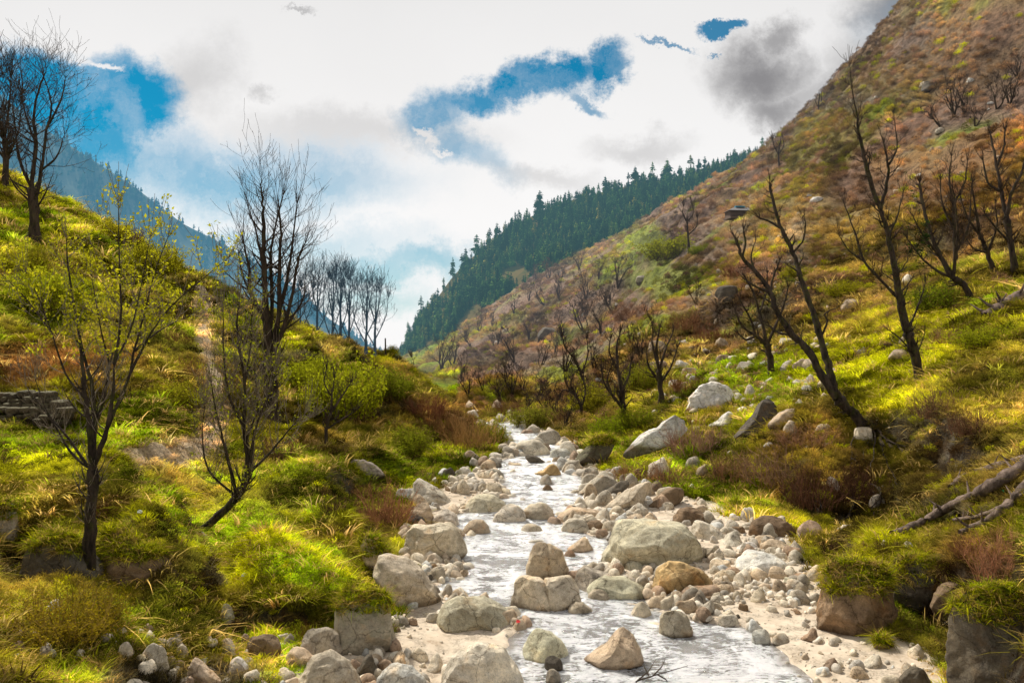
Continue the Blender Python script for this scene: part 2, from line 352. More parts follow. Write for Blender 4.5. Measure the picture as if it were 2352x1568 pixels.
d_b = np.maximum(bl-GU, GU-br)*GD + wob*GD*.9
bedm = (1-ss(-.35, .45, d_b))*far_ok
watm = (1-ss(-.25, .35, d_w))*far_ok
offb = ss(-.2, 1.6, d_b)*1.0 + (1-far_ok); offb = np.clip(offb, 0, 1)
# relief on the banks and hills
am = np.clip(GD*.011, .12, 2.4)
n_big = fbm(GX/np.clip(GD*.10,1.8,14), GD/np.clip(GD*.10,1.8,14), o=5, s=1)
sc2 = 1.0
def lod(fn):   # blend noise of fixed sizes by distance so every size stays a real size
    out = 0
    for s_, d0, d1 in ((1.6,0,30),(4.0,22,75),(10.,55,1e5)):
        w = ss(d0-8, d0+8, GD)*(1-ss(d1-10, d1+10, GD)); out = out+w*fn(s_)
    return out
relief = lod(lambda s_: fbm(GX/s_, GD/s_, Z*.5/s_, o=5, s=3, g=.55)*s_*.36)
ridge = lod(lambda s_: (1-np.abs(fbm(GX/s_*.8+4, GD/s_*.8, o=4, s=9)))**2*s_*.10)
# cattle-track terracettes across the slopes
hgt = lod(lambda s_: 0*GX+s_*.42)
ph = (Z+relief*.7)/np.maximum(hgt, .2); fr = ph-np.floor(ph); st = (ss(.55, 1, fr)-fr)*hgt
stm = lod(lambda s_: ss(-.25, .35, fbm(GX/(s_*4), GD/(s_*4), o=3, s=21)))
Z0 = Z.copy()
nearw = 1-ss(28,45,GD); Zb = Z + relief*.9 - ridge*.6 + st*(.55+.42*nearw)*stm
bedz = zs(GD)+.03+np.clip(d_w,0,5)*.035+fbm(GX*1.6, GD*1.6, o=4, s=5)*.05
bedz = bedz*(1-watm)+(zs(GD)-.22)*watm
Z = np.where(far_ok > 0, bedz*(1-offb)+np.maximum(Zb, zs(GD)+.12)*offb, Zb)
Z = bedz*(1-offb)+(np.where(GD < 60, np.maximum(Zb, zs(GD)+.1), Zb))*offb

def dent(px, py, rx, ry, dz):   # a local hollow or swelling, placed where the photo shows one
    global Z
    qx = CX+F*GU; qy = CY-F*(Z0-H)/GD
    Z = Z+dz*np.exp(-((qx-px)/rx)**2-((qy-py)/ry)**2)
dent(2010,1085,110,75,-1.5); dent(2150,1340,60,40,-.7); dent(40,1230,60,80,-.8); dent(520,1280,30,60,-.4)
dent(620,1275,120,45,.45); dent(1960,1215,90,30,.3); dent(250,1150,120,35,.35); dent(700,1180,60,40,-.4); dent(420,1130,60,25,-.5); dent(820,1190,50,50,-.4); dent(2200,1180,60,30,-.3)
dent(230,800,40,25,-.5); dent(110,745,60,20,-.5); dent(250,700,50,20,-.6)

def height(x, y):
    x = np.asarray(x, float); y = np.asarray(y, float)
    return bil(Z, (x/y-U0)/(U1-U0)*(NU-1), (np.log(y)-L0)/(L1-L0)*(NL-1))
def hit(px, py, dmin=8):
    """first ground point on the sight line through photo pixel (px, py)"""
    fu = ((px-CX)/F-U0)/(U1-U0)*(NU-1); i = int(np.clip(math.floor(fu), 0, NU-2)); a = fu-i
    D = np.exp(ll); q = ((Z[i]*(1-a)+Z[i+1]*a)-H)/D; t = (CY-py)/F
    ok = np.where((q >= t) & (D > dmin))[0]
    if len(ok) == 0: ok = [int(np.argmax(np.where(D > dmin, q, -9)))]
    j = max(int(ok[0]), 1); w = (t-q[j-1])/(q[j]-q[j-1]) if q[j] != q[j-1] else 0; w = min(max(w,0),1)
    d = D[j-1]+(D[j]-D[j-1])*w; x = (px-CX)/F*d
    return Vector((x, d, float(height(x, d))))

# ---- ground colours
C = dict(green=(.26,.38,.012), lime=(.48,.52,.012), ochre=(.44,.34,.10), olive=(.21,.19,.02), rust=(.42,.24,.085), plum=(.32,.20,.14),
         soil=(.07,.04,.02), straw=(.56,.42,.16), moss=(.12,.15,.012), scree=(.36,.31,.25), path=(.80,.62,.42), plough=(.33,.17,.06), dark=(.018,.012,.007), grey=(.27,.23,.19))  # dark: shade of hollows and overhangs painted into the ground colour
C = {k: np.array(v) for k, v in C.items()}
PX = CX+F*GU; PY = CY-F*(Z0-H)/GD
def nz(s, seed, o=5):
    return lod(lambda s_: fbm(GX/(s_*s), GD/(s_*s), Z/(s_*s), o=o, s=seed))
n1, n2, n3 = nz(1.0, 60), nz(1.8, 70), nz(.45, 80, 4)
left = (PX < 1100) & (GD < 100)
def mixc(a, b, t): return a*(1-t[...,None])+b*t[...,None]
base = np.zeros(GX.shape+(3,))+C['olive']
base = mixc(base, C['green'], ss(-.1,.35,n1)); base = mixc(base, C['ochre'], ss(.05,.4,n2)*.5); base = mixc(base, C['lime'], ss(.02,.3,n3)*.7)
rt = np.zeros_like(base)+C['plum']
rt = mixc(rt, C['ochre'], ss(-.15,.3,n1)*.65); rt = mixc(rt, C['grey'], ss(.05,.3,-n2)*.5); rt = mixc(rt, C['olive'], ss(.05,.35,n2)*.85); rt = mixc(rt, C['rust'], ss(.05,.4,-n3)*.6); rt = mixc(rt, C['green'], ss(.28,.45,n1)*.6)
hill = ss(38, 70, GD)*(PX > 1050)
col = mixc(base, rt, np.clip(hill, 0, 1))
def blob(px, py, rx, ry, c, w=1.0, soft=.5):
    global col
    d = np.sqrt(((PX-px)/rx)**2+((PY-py)/ry)**2)+n1*.5+n3*.25
    col = mixc(col, C[c], (1-ss(1-soft, 1+soft*.3, d))*w)
for b in [(2250,120,400,190,'plum',.6),(2100,60,60,120,'grey',.4),(2000,230,180,30,'grey',.7),(2250,420,300,120,'rust',.5),(1900,520,260,80,'ochre',.6),(1650,560,90,35,'grey',.55),(1680,520,80,22,'scree',.6),
          (1560,640,130,45,'green',.6),(1480,560,70,50,'green',.7),(1420,620,80,40,'green',.5),(1150,820,180,60,'plum',.5),(1300,680,200,70,'plum',.55),(1250,900,120,50,'ochre',.4),
          (1830,560,40,60,'scree',.8),(1650,700,70,40,'scree',.45),(1750,860,210,55,'green',.9),(1650,830,120,40,'green',.8),(2000,840,220,60,'lime',.7),(2150,780,200,70,'lime',.6),(2250,920,160,80,'olive',.5),(2250,1050,190,110,'ochre',.6),(2180,960,160,60,'ochre',.5),(2300,850,120,90,'ochre',.35),(2050,930,120,60,'lime',.7),
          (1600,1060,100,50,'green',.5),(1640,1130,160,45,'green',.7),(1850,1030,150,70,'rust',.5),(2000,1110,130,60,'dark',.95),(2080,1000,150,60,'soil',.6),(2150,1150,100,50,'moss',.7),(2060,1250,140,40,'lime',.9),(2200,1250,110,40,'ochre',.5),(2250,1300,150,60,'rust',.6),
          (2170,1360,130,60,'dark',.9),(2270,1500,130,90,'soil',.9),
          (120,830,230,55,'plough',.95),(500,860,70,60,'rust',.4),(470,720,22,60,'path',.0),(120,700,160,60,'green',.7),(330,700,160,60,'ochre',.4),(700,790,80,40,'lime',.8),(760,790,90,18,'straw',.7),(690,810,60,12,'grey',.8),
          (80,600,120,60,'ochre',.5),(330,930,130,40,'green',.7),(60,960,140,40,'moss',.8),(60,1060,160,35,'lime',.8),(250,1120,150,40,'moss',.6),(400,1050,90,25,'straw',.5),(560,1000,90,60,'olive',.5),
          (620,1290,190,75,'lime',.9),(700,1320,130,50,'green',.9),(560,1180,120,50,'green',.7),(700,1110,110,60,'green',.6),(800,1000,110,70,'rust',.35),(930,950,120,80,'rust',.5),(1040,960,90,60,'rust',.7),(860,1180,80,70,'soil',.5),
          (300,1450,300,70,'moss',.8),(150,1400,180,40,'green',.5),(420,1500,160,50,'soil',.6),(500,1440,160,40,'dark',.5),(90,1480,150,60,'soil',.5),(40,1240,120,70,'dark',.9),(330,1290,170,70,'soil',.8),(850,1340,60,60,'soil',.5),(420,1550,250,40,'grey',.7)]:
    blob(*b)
# shade on the terracette risers, painted into the colour as darker bands
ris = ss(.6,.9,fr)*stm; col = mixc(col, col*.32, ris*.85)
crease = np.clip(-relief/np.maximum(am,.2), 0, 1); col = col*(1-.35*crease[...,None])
zx = np.gradient(Z, axis=0)/np.gradient(GX, axis=0); zy = np.gradient(Z, axis=1)/np.gradient(GD, axis=1)-zx*np.gradient(GX, axis=1)/np.gradient(GD, axis=1)
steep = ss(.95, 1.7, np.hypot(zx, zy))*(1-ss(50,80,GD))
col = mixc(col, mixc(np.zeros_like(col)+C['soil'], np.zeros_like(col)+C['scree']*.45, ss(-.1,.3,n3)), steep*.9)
# footpath, followed as a line on the ground
PATH = [(300,1052),(360,1045),(430,1030),(480,1010),(497,960),(492,900),(486,850),(468,800),(462,770),(478,730),(462,700),(470,668)]
pw = [(hit(a, b, 20), 0) for a, b in PATH]
pdist = np.full(GX.shape, 99.)
sub = (PX > 200) & (PX < 620) & (GD > 18) & (GD < 70)
for (a, _), (b, _) in zip(pw, pw[1:]):
    dx, dy = b.x-a.x, b.y-a.y; l2 = dx*dx+dy*dy+1e-9
    t = np.clip(((GX-a.x)*dx+(GD-a.y)*dy)/l2, 0, 1); dd = np.hypot(GX-a.x-t*dx, GD-a.y-t*dy)
    pdist = np.where(sub, np.minimum(pdist, dd), pdist)
pm = (1-ss(.34, .6, pdist+n3*.25)); col = mixc(col, C['path'], pm)
col = np.clip(col, .004, 1)

def grid_faces(nu, nl):
    i, j = np.meshgrid(np.arange(nu-1), np.arange(nl-1), indexing='ij'); a = (i*nl+j).ravel()
    return np.stack([a, a+nl, a+nl+1, a+1], 1)
V = np.stack([GX, GD, Z], -1).reshape(-1,3)
me = mesh_np('hillside_terrain', V, grid_faces(NU, NL))
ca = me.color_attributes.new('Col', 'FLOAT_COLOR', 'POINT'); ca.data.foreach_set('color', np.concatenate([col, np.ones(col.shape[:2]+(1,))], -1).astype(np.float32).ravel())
ba = me.attributes.new('bed', 'FLOAT', 'POINT'); ba.data.foreach_set('value', bedm.astype(np.float32).ravel())
tag(link('terrain', me, M['ground']), kind='structure')

# water sheet
wu = np.linspace(-.13, .42, 260); wll = np.linspace(math.log(7), math.log(52), 330)
WU, WL = np.meshgrid(wu, wll, indexing='ij'); WD = np.exp(WL); WX = WU*WD
WZ = zs(WD)+fbm(WX*1.3, WD*1.0, o=4, s=90)*.035+fbm(WX*.5, WD*.4, o=2, s=94)*.03
wme = mesh_np('stream_water', np.stack([WX,WD,WZ],-1).reshape(-1,3), grid_faces(260,330))
dpt = WZ-height(WX, WD); shl = (1-ss(.04,.16,dpt))*.8
at_ = wme.attributes.new('shallow','FLOAT','POINT'); at_.data.foreach_set('value', shl.astype(np.float32).ravel())
tag(link('stream_water', wme, M['water']), kind='structure')
# valley floor far below and beyond
tag(link('valley_ground', mesh_np('valley_ground', [(-4000,300,-60),(4000,300,-60),(4000,6000,-60),(-4000,6000,-60)], [(0,1,2,3)]), M['ridge']), kind='structure')

# far ridges
def ridge_sheet(name, crest, foot, D0, D1, mat, amp, seed, nu=220, nv=90):
    x0, x1 = crest[0][0], crest[-1][0]
    pxs = np.linspace(x0, x1, nu); v = np.linspace(0, 1.25, nv); GXp, GV = np.meshgrid(pxs, v, indexing='ij')
    top = np.interp(GXp, [c[0] for c in crest], [c[1] for c in crest]); bot = np.interp(GXp, [c[0] for c in foot], [c[1] for c in foot])
    D = D0+(D1-D0)*GV; vv = np.minimum(GV, 1); py = bot+(top-bot)*vv**.9
    z = H+(CY-py)/F*D; z = np.where(GV > 1, z-(GV-1)*(D1-D0)*1.2, z)
    X = (GXp-CX)/F*D
    env = np.sin(np.clip(GV,0,1)*math.pi)*.8+.12
    z = z+fbm(X/(amp*6), D/(amp*6), z/(amp*6), o=5, s=seed)*amp*env
    me = mesh_np(name, np.stack([X,D,z],-1).reshape(-1,3), grid_faces(nu, nv)); tag(link(name, me, mat), kind='structure')
    return X, D, z, v
cr1 = [(860,900),(930,800),(955,745),(1000,690),(1040,635),(1075,600),(1110,570),(1160,530),(1250,482),(1330,455),(1420,432),(1500,418),(1600,402),(1680,378),(1760,362),(1900,330),(2100,300)]
R1 = ridge_sheet('forest_ridge', cr1, [(860,960),(1000,930),(1200,800),(1400,680),(1600,560),(1800,460),(2100,420)], 430, 640, M['ridge'], 16, 5)
cr2 = [(-500,-120),(-200,60),(0,215),(90,285),(160,335),(300,425),(420,515),(520,563),(600,610),(680,665),(760,735),(860,800),(1000,850),(1150,880)]
R2 = ridge_sheet('far_mountain', cr2, [(-500,900),(1150,950)], 800, 1300, M['ridge_far'], 40, 8)

# ------------------------------------------------------------------ instancing for uncountable ground cover
def proto(name, me, mat, col_):
    if not me.materials: me.materials.append(mat)
    o = bpy.data.objects.new(name, me); col_.objects.link(o); return o
def scatter(name, pts, rot, scl, idx, tint, coll, label, kindname):
    me = bpy.data.meshes.new(name); me.vertices.add(len(pts)); me.vertices.foreach_set('co', np.asarray(pts, np.float32).ravel())
    a = me.attributes.new('rot', 'FLOAT_VECTOR', 'POINT'); a.data.foreach_set('vector', np.asarray(rot, np.float32).ravel())
    a = me.attributes.new('scl', 'FLOAT_VECTOR', 'POINT'); a.data.foreach_set('vector', np.asarray(scl, np.float32).ravel())
    a = me.attributes.new('idx', 'INT', 'POINT'); a.data.foreach_set('value', np.asarray(idx, np.int32))
    a = me.attributes.new('tint', 'FLOAT_COLOR', 'POINT'); a.data.foreach_set('color', np.concatenate([tint, np.ones((len(tint),1))], 1).astype(np.float32).ravel())
    o = link(name, me)
    ng = bpy.data.node_groups.new(name, 'GeometryNodeTree')
    ng.interface.new_socket('Geometry', in_out='INPUT', socket_type='NodeSocketGeometry'); ng.interface.new_socket('Geometry', in_out='OUTPUT', socket_type='NodeSocketGeometry')
    gi = ng.nodes.new('NodeGroupInput'); go = ng.nodes.new('NodeGroupOutput'); ip = ng.nodes.new('GeometryNodeInstanceOnPoints')
    mp = ng.nodes.new('GeometryNodeMeshToPoints')
    ci = ng.nodes.new('GeometryNodeCollectionInfo'); ci.inputs[0].default_value = coll; ci.inputs[1].default_value = True; ci.inputs[2].default_value = True
    L = ng.links
    def at(nm, ty):
        x = ng.nodes.new('GeometryNodeInputNamedAttribute'); x.data_type = ty; x.inputs[0].default_value = nm; return x.outputs[0]
    e = ng.nodes.new('FunctionNodeEulerToRotation'); L.new(at('rot','FLOAT_VECTOR'), e.inputs[0])
    L.new(gi.outputs[0], mp.inputs[0]); L.new(mp.outputs[0], ip.inputs['Points']); L.new(ci.outputs[0], ip.inputs['Instance']); ip.inputs['Pick Instance'].default_value = True
    L.new(at('idx','INT'), ip.inputs['Instance Index']); L.new(e.outputs[0], ip.inputs['Rotation']); L.new(at('scl','FLOAT_VECTOR'), ip.inputs['Scale'])
    L.new(ip.outputs[0], go.inputs[0])
    md = o.modifiers.new('scatter', 'NODES'); md.node_group = ng
    tag(o, label, kindname, kind='stuff'); return o

def grass_clump(seed, nb, lean, droop, wd=.035):
    r = random.Random(seed); V, Fq, Hh = [], [], []
    for _ in range(nb):
        a = r.uniform(0, 6.283); rr = r.random()**.5*.42; x, y = math.cos(a)*rr, math.sin(a)*rr
        h = r.uniform(.45, 1.1); ln = lean*r.uniform(.3, 1.2); b = a+r.uniform(-.8,.8); w = wd*r.uniform(.6,1.3); th = r.uniform(0,3.14)
        cx_, cy_ = math.cos(th)*w, math.sin(th)*w; k = len(V)
        for s in (0, .45, .8, 1.0):
            o = ln*s*s*h; zz = h*s-droop*s*s*s*h*.7; ww = (1-s)**.6
            px, py = x+math.cos(b)*o, y+math.sin(b)*o
            V += [(px-cx_*ww, py-cy_*ww, zz-.08), (px+cx_*ww, py+cy_*ww, zz-.08)]; Hh += [s, s]
        for s in range(3): q = k+s*2; Fq.append((q, q+1, q+3, q+2))
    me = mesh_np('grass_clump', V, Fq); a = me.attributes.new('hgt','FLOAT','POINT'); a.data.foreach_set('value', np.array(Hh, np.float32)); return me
def scrub_clump(seed, n_, spread=.6, leaf=.09, twig=True):
    r = random.Random(seed); V, Fq, Hh = [], [], []
    for _ in range(n_):
        a = r.uniform(0,6.283); e = r.random()**.7; rr = e*spread*r.uniform(.5,1); h = (1-.5*e)*r.random()**.6
        c = Vector((math.cos(a)*rr, math.sin(a)*rr, h*.9)); d = Vector((math.cos(a)*.6+r.uniform(-.5,.5), math.sin(a)*.6+r.uniform(-.5,.5), r.uniform(.3,1.4))).normalized()
        t = Vector((r.uniform(-1,1), r.uniform(-1,1), r.uniform(-1,1))).cross(d).normalized()
        l = leaf*r.uniform(.6,1.8)*(2.2 if twig else 1); w = leaf*r.uniform(.25,.5)*(.35 if twig else 1.4); k = len(V)
        V += [tuple(c-t*w), tuple(c+t*w), tuple(c+d*l+t*w*.4), tuple(c+d*l-t*w*.4)]; Fq.append((k,k+1,k+2,k+3)); Hh += [h*.7, h*.7, h*.7+.3, h*.7+.3]
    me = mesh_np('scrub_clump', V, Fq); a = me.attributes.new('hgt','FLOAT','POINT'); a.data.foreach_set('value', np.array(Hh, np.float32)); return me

cg = bpy.data.collections.new('grass_kinds')
for i in range(5): proto('a%d' % i, grass_clump(i, 24, .6, .25, .034), M['grass'], cg)
for i in range(5): proto('b%d' % i, grass_clump(10+i, 24, 1.5, 1.2, .032), M['grass'], cg)
cs = bpy.data.collections.new('scrub_kinds')
for i in range(4): proto('a%d' % i, scrub_clump(20+i, 260, .6, .09, True), M['scrub'], cs)
for i in range(4): proto('b%d' % i, scrub_clump(30+i, 200, .6, .07, False), M['scrub'], cs)

def sample(n_, d0, d1, keep, u0=-.8, u1=.8):
    u = rng.uniform(u0, u1, n_); l = rng.uniform(math.log(d0), math.log(d1), n_); D = np.exp(l); x = u*D
    fu = (u-U0)/(U1-U0)*(NU-1); fl = (l-L0)/(L1-L0)*(NL-1)
    i, j = np.round(fu).astype(int), np.round(fl).astype(int)
    k = keep(i, j, x, D); x, D, i, j, fu, fl = x[k], D[k], i[k], j[k], fu[k], fl[k]
    return x, D, bil(Z, fu, fl), i, j
gx_, gy_ = np.gradient(Z)   # slopes
dzdx = gx_/np.maximum(np.gradient(GX)[0], 1e-4); 
def slope_dir(i, j, D):
    sx = dzdx[i, j]; return sx
vis_bed = bedm
# near grass
def kg(i, j, x, D):
    g = col[i,j,1]-col[i,j,0]*.55-.01; pr = np.clip(.35+g*5, .12, 1)*(1-vis_bed[i,j])*(1-pm[i,j]); pr *= np.where(col[i,j].sum(-1) < .12, .3, 1)*(1-.8*steep[i,j])
    return rng.random(len(i)) < pr
x, D, z, i, j = sample(290000, 10.5, 75, kg)
nn = len(x); tint = col[i,j]*rng.uniform(.7, 1.7, (nn,1)); dry = rng.random(nn) < .16; tint[dry] = C['straw']*rng.uniform(.6,1.1,(dry.sum(),1))
tint[:,1] *= rng.uniform(.92,1.1,nn)
bn = fbm(x*1.1,D*1.1,o=3,s=401)*1.2+fbm(x*.35,D*.35,o=2,s=411)*.6; tint *= (np.clip(1+bn*1.6,.16,2.2))[:,None]; s = (.035+.035*rng.random(nn)+.0042*D)*rng.uniform(.55,1.6,nn); s[rng.random(nn) < .04] *= 1.9; s[dry] *= 1.25
sx = slope_dir(i, j, D); az = np.where(sx > 0, math.pi, 0)+rng.normal(0,.9,nn)
idx = np.where(np.abs(sx) > .45, rng.integers(3,10,nn), rng.integers(0,7,nn))
scatter('grass', np.stack([x,D,z],1), np.stack([rng.normal(0,.15,nn), np.clip(-sx*.35,-.5,.5)+rng.normal(0,.12,nn), rng.uniform(0,6.28,nn)],1), np.stack([s*1.5,s*1.5,s],1), idx, tint, cg, 'rough green and straw coloured grass covering both banks', 'grass')
print('grass', nn)
# low scrub and herbs, near to far
def ks(i, j, x, D):
    pr = ss(-.15,.35,n2[i,j]+.15*rng.normal(size=len(i)))*(1-vis_bed[i,j])*(1-pm[i,j])
    return rng.random(len(i)) < pr*.9+.06*(1-vis_bed[i,j])
x, D, z, i, j = sample(170000, 13, 330, ks)
nn = len(x); tint = col[i,j]*rng.uniform(.55, 1.6, (nn,1)); rr = rng.random(nn)
kk = (rr < .16) & (x/D > -.05) & (D > 40); tint[kk] = C['plum']*rng.uniform(.6,1.3,(kk.sum(),1)); kk = (rr > .93); tint[kk] = C['lime']*rng.uniform(.7,1.1,(kk.sum(),1))
bn = fbm(x/(1+D*.03),D/(1+D*.03),o=3,s=431); tint *= (np.clip(1.1+bn*1.5,.35,2.0))[:,None]; s = (.09+.0052*np.minimum(D,90)+.0022*np.maximum(D-90,0))*rng.uniform(.35,1.8,nn)
idx = np.where(col[i,j,1] > col[i,j,0]*1.05, rng.integers(4,8,nn), rng.integers(0,5,nn))
scatter('hillside_scrub', np.stack([x,D,z-.03],1), np.stack([rng.normal(0,.15,nn), rng.normal(0,.15,nn), rng.uniform(0,6.28,nn)],1), np.stack([s*1.3,s*1.3,s],1), idx, tint, cs, 'low brown and green scrub spread over the hillsides', 'scrub')
print('scrub', nn)

# ------------------------------------------------------------------ stones
import bmesh
_ico = {}
def ico(sub):
    if sub not in _ico:
        bm = bmesh.new(); bmesh.ops.create_icosphere(bm, subdivisions=sub, radius=1)
        _ico[sub] = (np.array([v.co[:] for v in bm.verts]), np.array([[v.index for v in f.verts] for f in bm.faces])); bm.free()
    return _ico[sub]
SH = dict(dome=[(0,.12),(.06,.5),(.25,.85),(.5,1),(.75,.9),(.93,.55),(1,.1),(.8,-.3),(.2,-.3)],
 egg=[(.03,.3),(.1,.75),(.3,.98),(.55,.97),(.85,.75),(1,.3),(.92,-.1),(.5,-.2),(.1,-.1)],
 flat=[(0,.3),(.1,.75),(.3,1),(.62,.92),(.85,.6),(1,.2),(.9,-.4),(.1,-.4)],
 block=[(0,.1),(.05,.75),(.16,.97),(.78,1),(.9,.85),(1,.25),(.96,-.2),(.1,-.2)],
 wedger=[(0,.05),(.12,.2),(.4,.5),(.6,.9),(.75,1),(.88,.8),(1,.25),(.95,-.2),(.2,-.2)],
 wedgel=[(0,.2),(.08,.75),(.2,1),(.38,.85),(.7,.5),(1,.1),(.9,-.3),(.1,-.3)],
 tiltr=[(0,0),(.03,.22),(.3,.62),(.62,.95),(.92,1),(1,.75),(.8,.35),(.5,.05),(.15,-.15)],
 tiltl=[(1,0),(.97,.25),(.7,.65),(.4,.95),(.08,1),(0,.7),(.2,.3),(.5,.0),(.85,-.15)],
 big=[(0,.02),(.06,.35),(.16,.92),(.24,1),(.5,.96),(.8,.9),(.95,.62),(1,.3),(.97,-.1),(.4,-.25),(.05,-.15)],
 slant=[(0,.0),(.02,.12),(.35,.55),(.68,.9),(.9,1),(1,.88),(.96,.62),(.62,.26),(.3,.04),(.1,-.06)],
 long=[(0,.1),(.05,.6),(.25,.95),(.8,.85),(1,.45),(.95,-.1),(.4,-.35),(.05,-.2)])
def rock_mesh(w, h, dep, shape, seed, sub=4, rough=1.0, cuts=5, crack=None):
    V, Fc = ico(sub); V = V.copy(); r = np.random.default_rng(seed)
    poly = np.array(SH[shape], float); poly[:,0] = (poly[:,0]-.5)*w; poly[:,1] = poly[:,1]*h
    poly = poly+r.normal(0, .018, poly.shape)*[w, h]
    c = np.array([0, h*.3]); th = np.arctan2(poly[:,1]-c[1], poly[:,0]-c[0]); rd = np.hypot(poly[:,0]-c[0], poly[:,1]-c[1]); o = np.argsort(th); th, rd = th[o], rd[o]
    # dense outline, straight edges, then slightly softened
    tt = np.linspace(-math.pi, math.pi, 181); P2 = np.stack([rd*np.cos(th), rd*np.sin(th)],1); P3 = np.concatenate([P2[-1:],P2,P2[:1]]); T3 = np.concatenate([[th[-1]-2*math.pi],th,[th[0]+2*math.pi]])
    R = np.empty(181)
    for k, t in enumerate(tt):
        a = np.searchsorted(T3, t)-1; a = min(max(a,0), len(T3)-2); p, q = P3[a], P3[a+1]; d = np.array([math.cos(t), math.sin(t)]); e = q-p
        den = d[0]*e[1]-d[1]*e[0]; R[k] = (p[0]*e[1]-p[1]*e[0])/den if abs(den) > 1e-9 else np.hypot(*p)
    ker = np.hanning(9); ker /= ker.sum(); R = np.convolve(np.concatenate([R[-5:-1],R,R[1:5]]), ker, 'valid')
    a = np.arctan2(V[:,2], V[:,0]); rho = np.hypot(V[:,0], V[:,2])**.75; rr = np.interp(a, tt, R)
    X = np.stack([c[0]+rho*rr*np.cos(a), V[:,1]*dep*.5*(1-.25*np.clip(V[:,2],0,1)), c[1]+rho*rr*np.sin(a)], 1)
    sz = (w+h)/2
    for k in range(cuts+4):
        nrm = r.normal(size=3); nrm[0] *= .45; nrm[1] = -abs(nrm[1])-.25; nrm[2] *= .55; nrm /= np.linalg.norm(nrm); dd = (X-[0,0,h*.3])@nrm; lim = dd.max()*r.uniform(.70,.93)
        X -= np.clip(dd-lim, 0, None)[:,None]*nrm*.93
    nv = X/np.maximum(np.linalg.norm(X-[0,0,h*.3],axis=1),1e-6)[:,None]; nd = (X-[0,0,h*.3]); nd /= np.maximum(np.linalg.norm(nd,axis=1),1e-6)[:,None]
    s1 = seed*3.1
    dsp = fbm(X[:,0]/sz*2+s1, X[:,1]/sz*2, X[:,2]/sz*2, o=3, s=seed)*.09+(1-np.abs(fbm(X[:,0]/sz*3+s1, X[:,1]/sz*3, X[:,2]/sz*4, o=4, s=seed+5)))*.08*rough-.055+fbm(X[:,0]/sz*11, X[:,1]/sz*11, X[:,2]/sz*11, o=3, s=seed+9)*.012*rough
    X = X+nd*(dsp*sz)[:,None]
    if crack is not None:
        q = X[:,0]+X[:,2]*crack[1]-crack[0]*w+fbm(X[:,2]/sz*5, X[:,1]/sz*5, o=3, s=3)*.05*w
        X = X-nd*(np.exp(-(q/(.022*w))**2)*.07*sz)[:,None]
    return mesh_np('stone', X, Fc)
T = dict(beige=(.57,.49,.37), green=(.58,.54,.40), grey=(.42,.37,.30), white=(.72,.69,.64), warm=(.56,.44,.31), brown=(.25,.17,.10), dark=(.12,.10,.075), orange=(.55,.38,.18), pale=(.66,.59,.48), blue=(.50,.49,.45), rust=(.42,.30,.21))
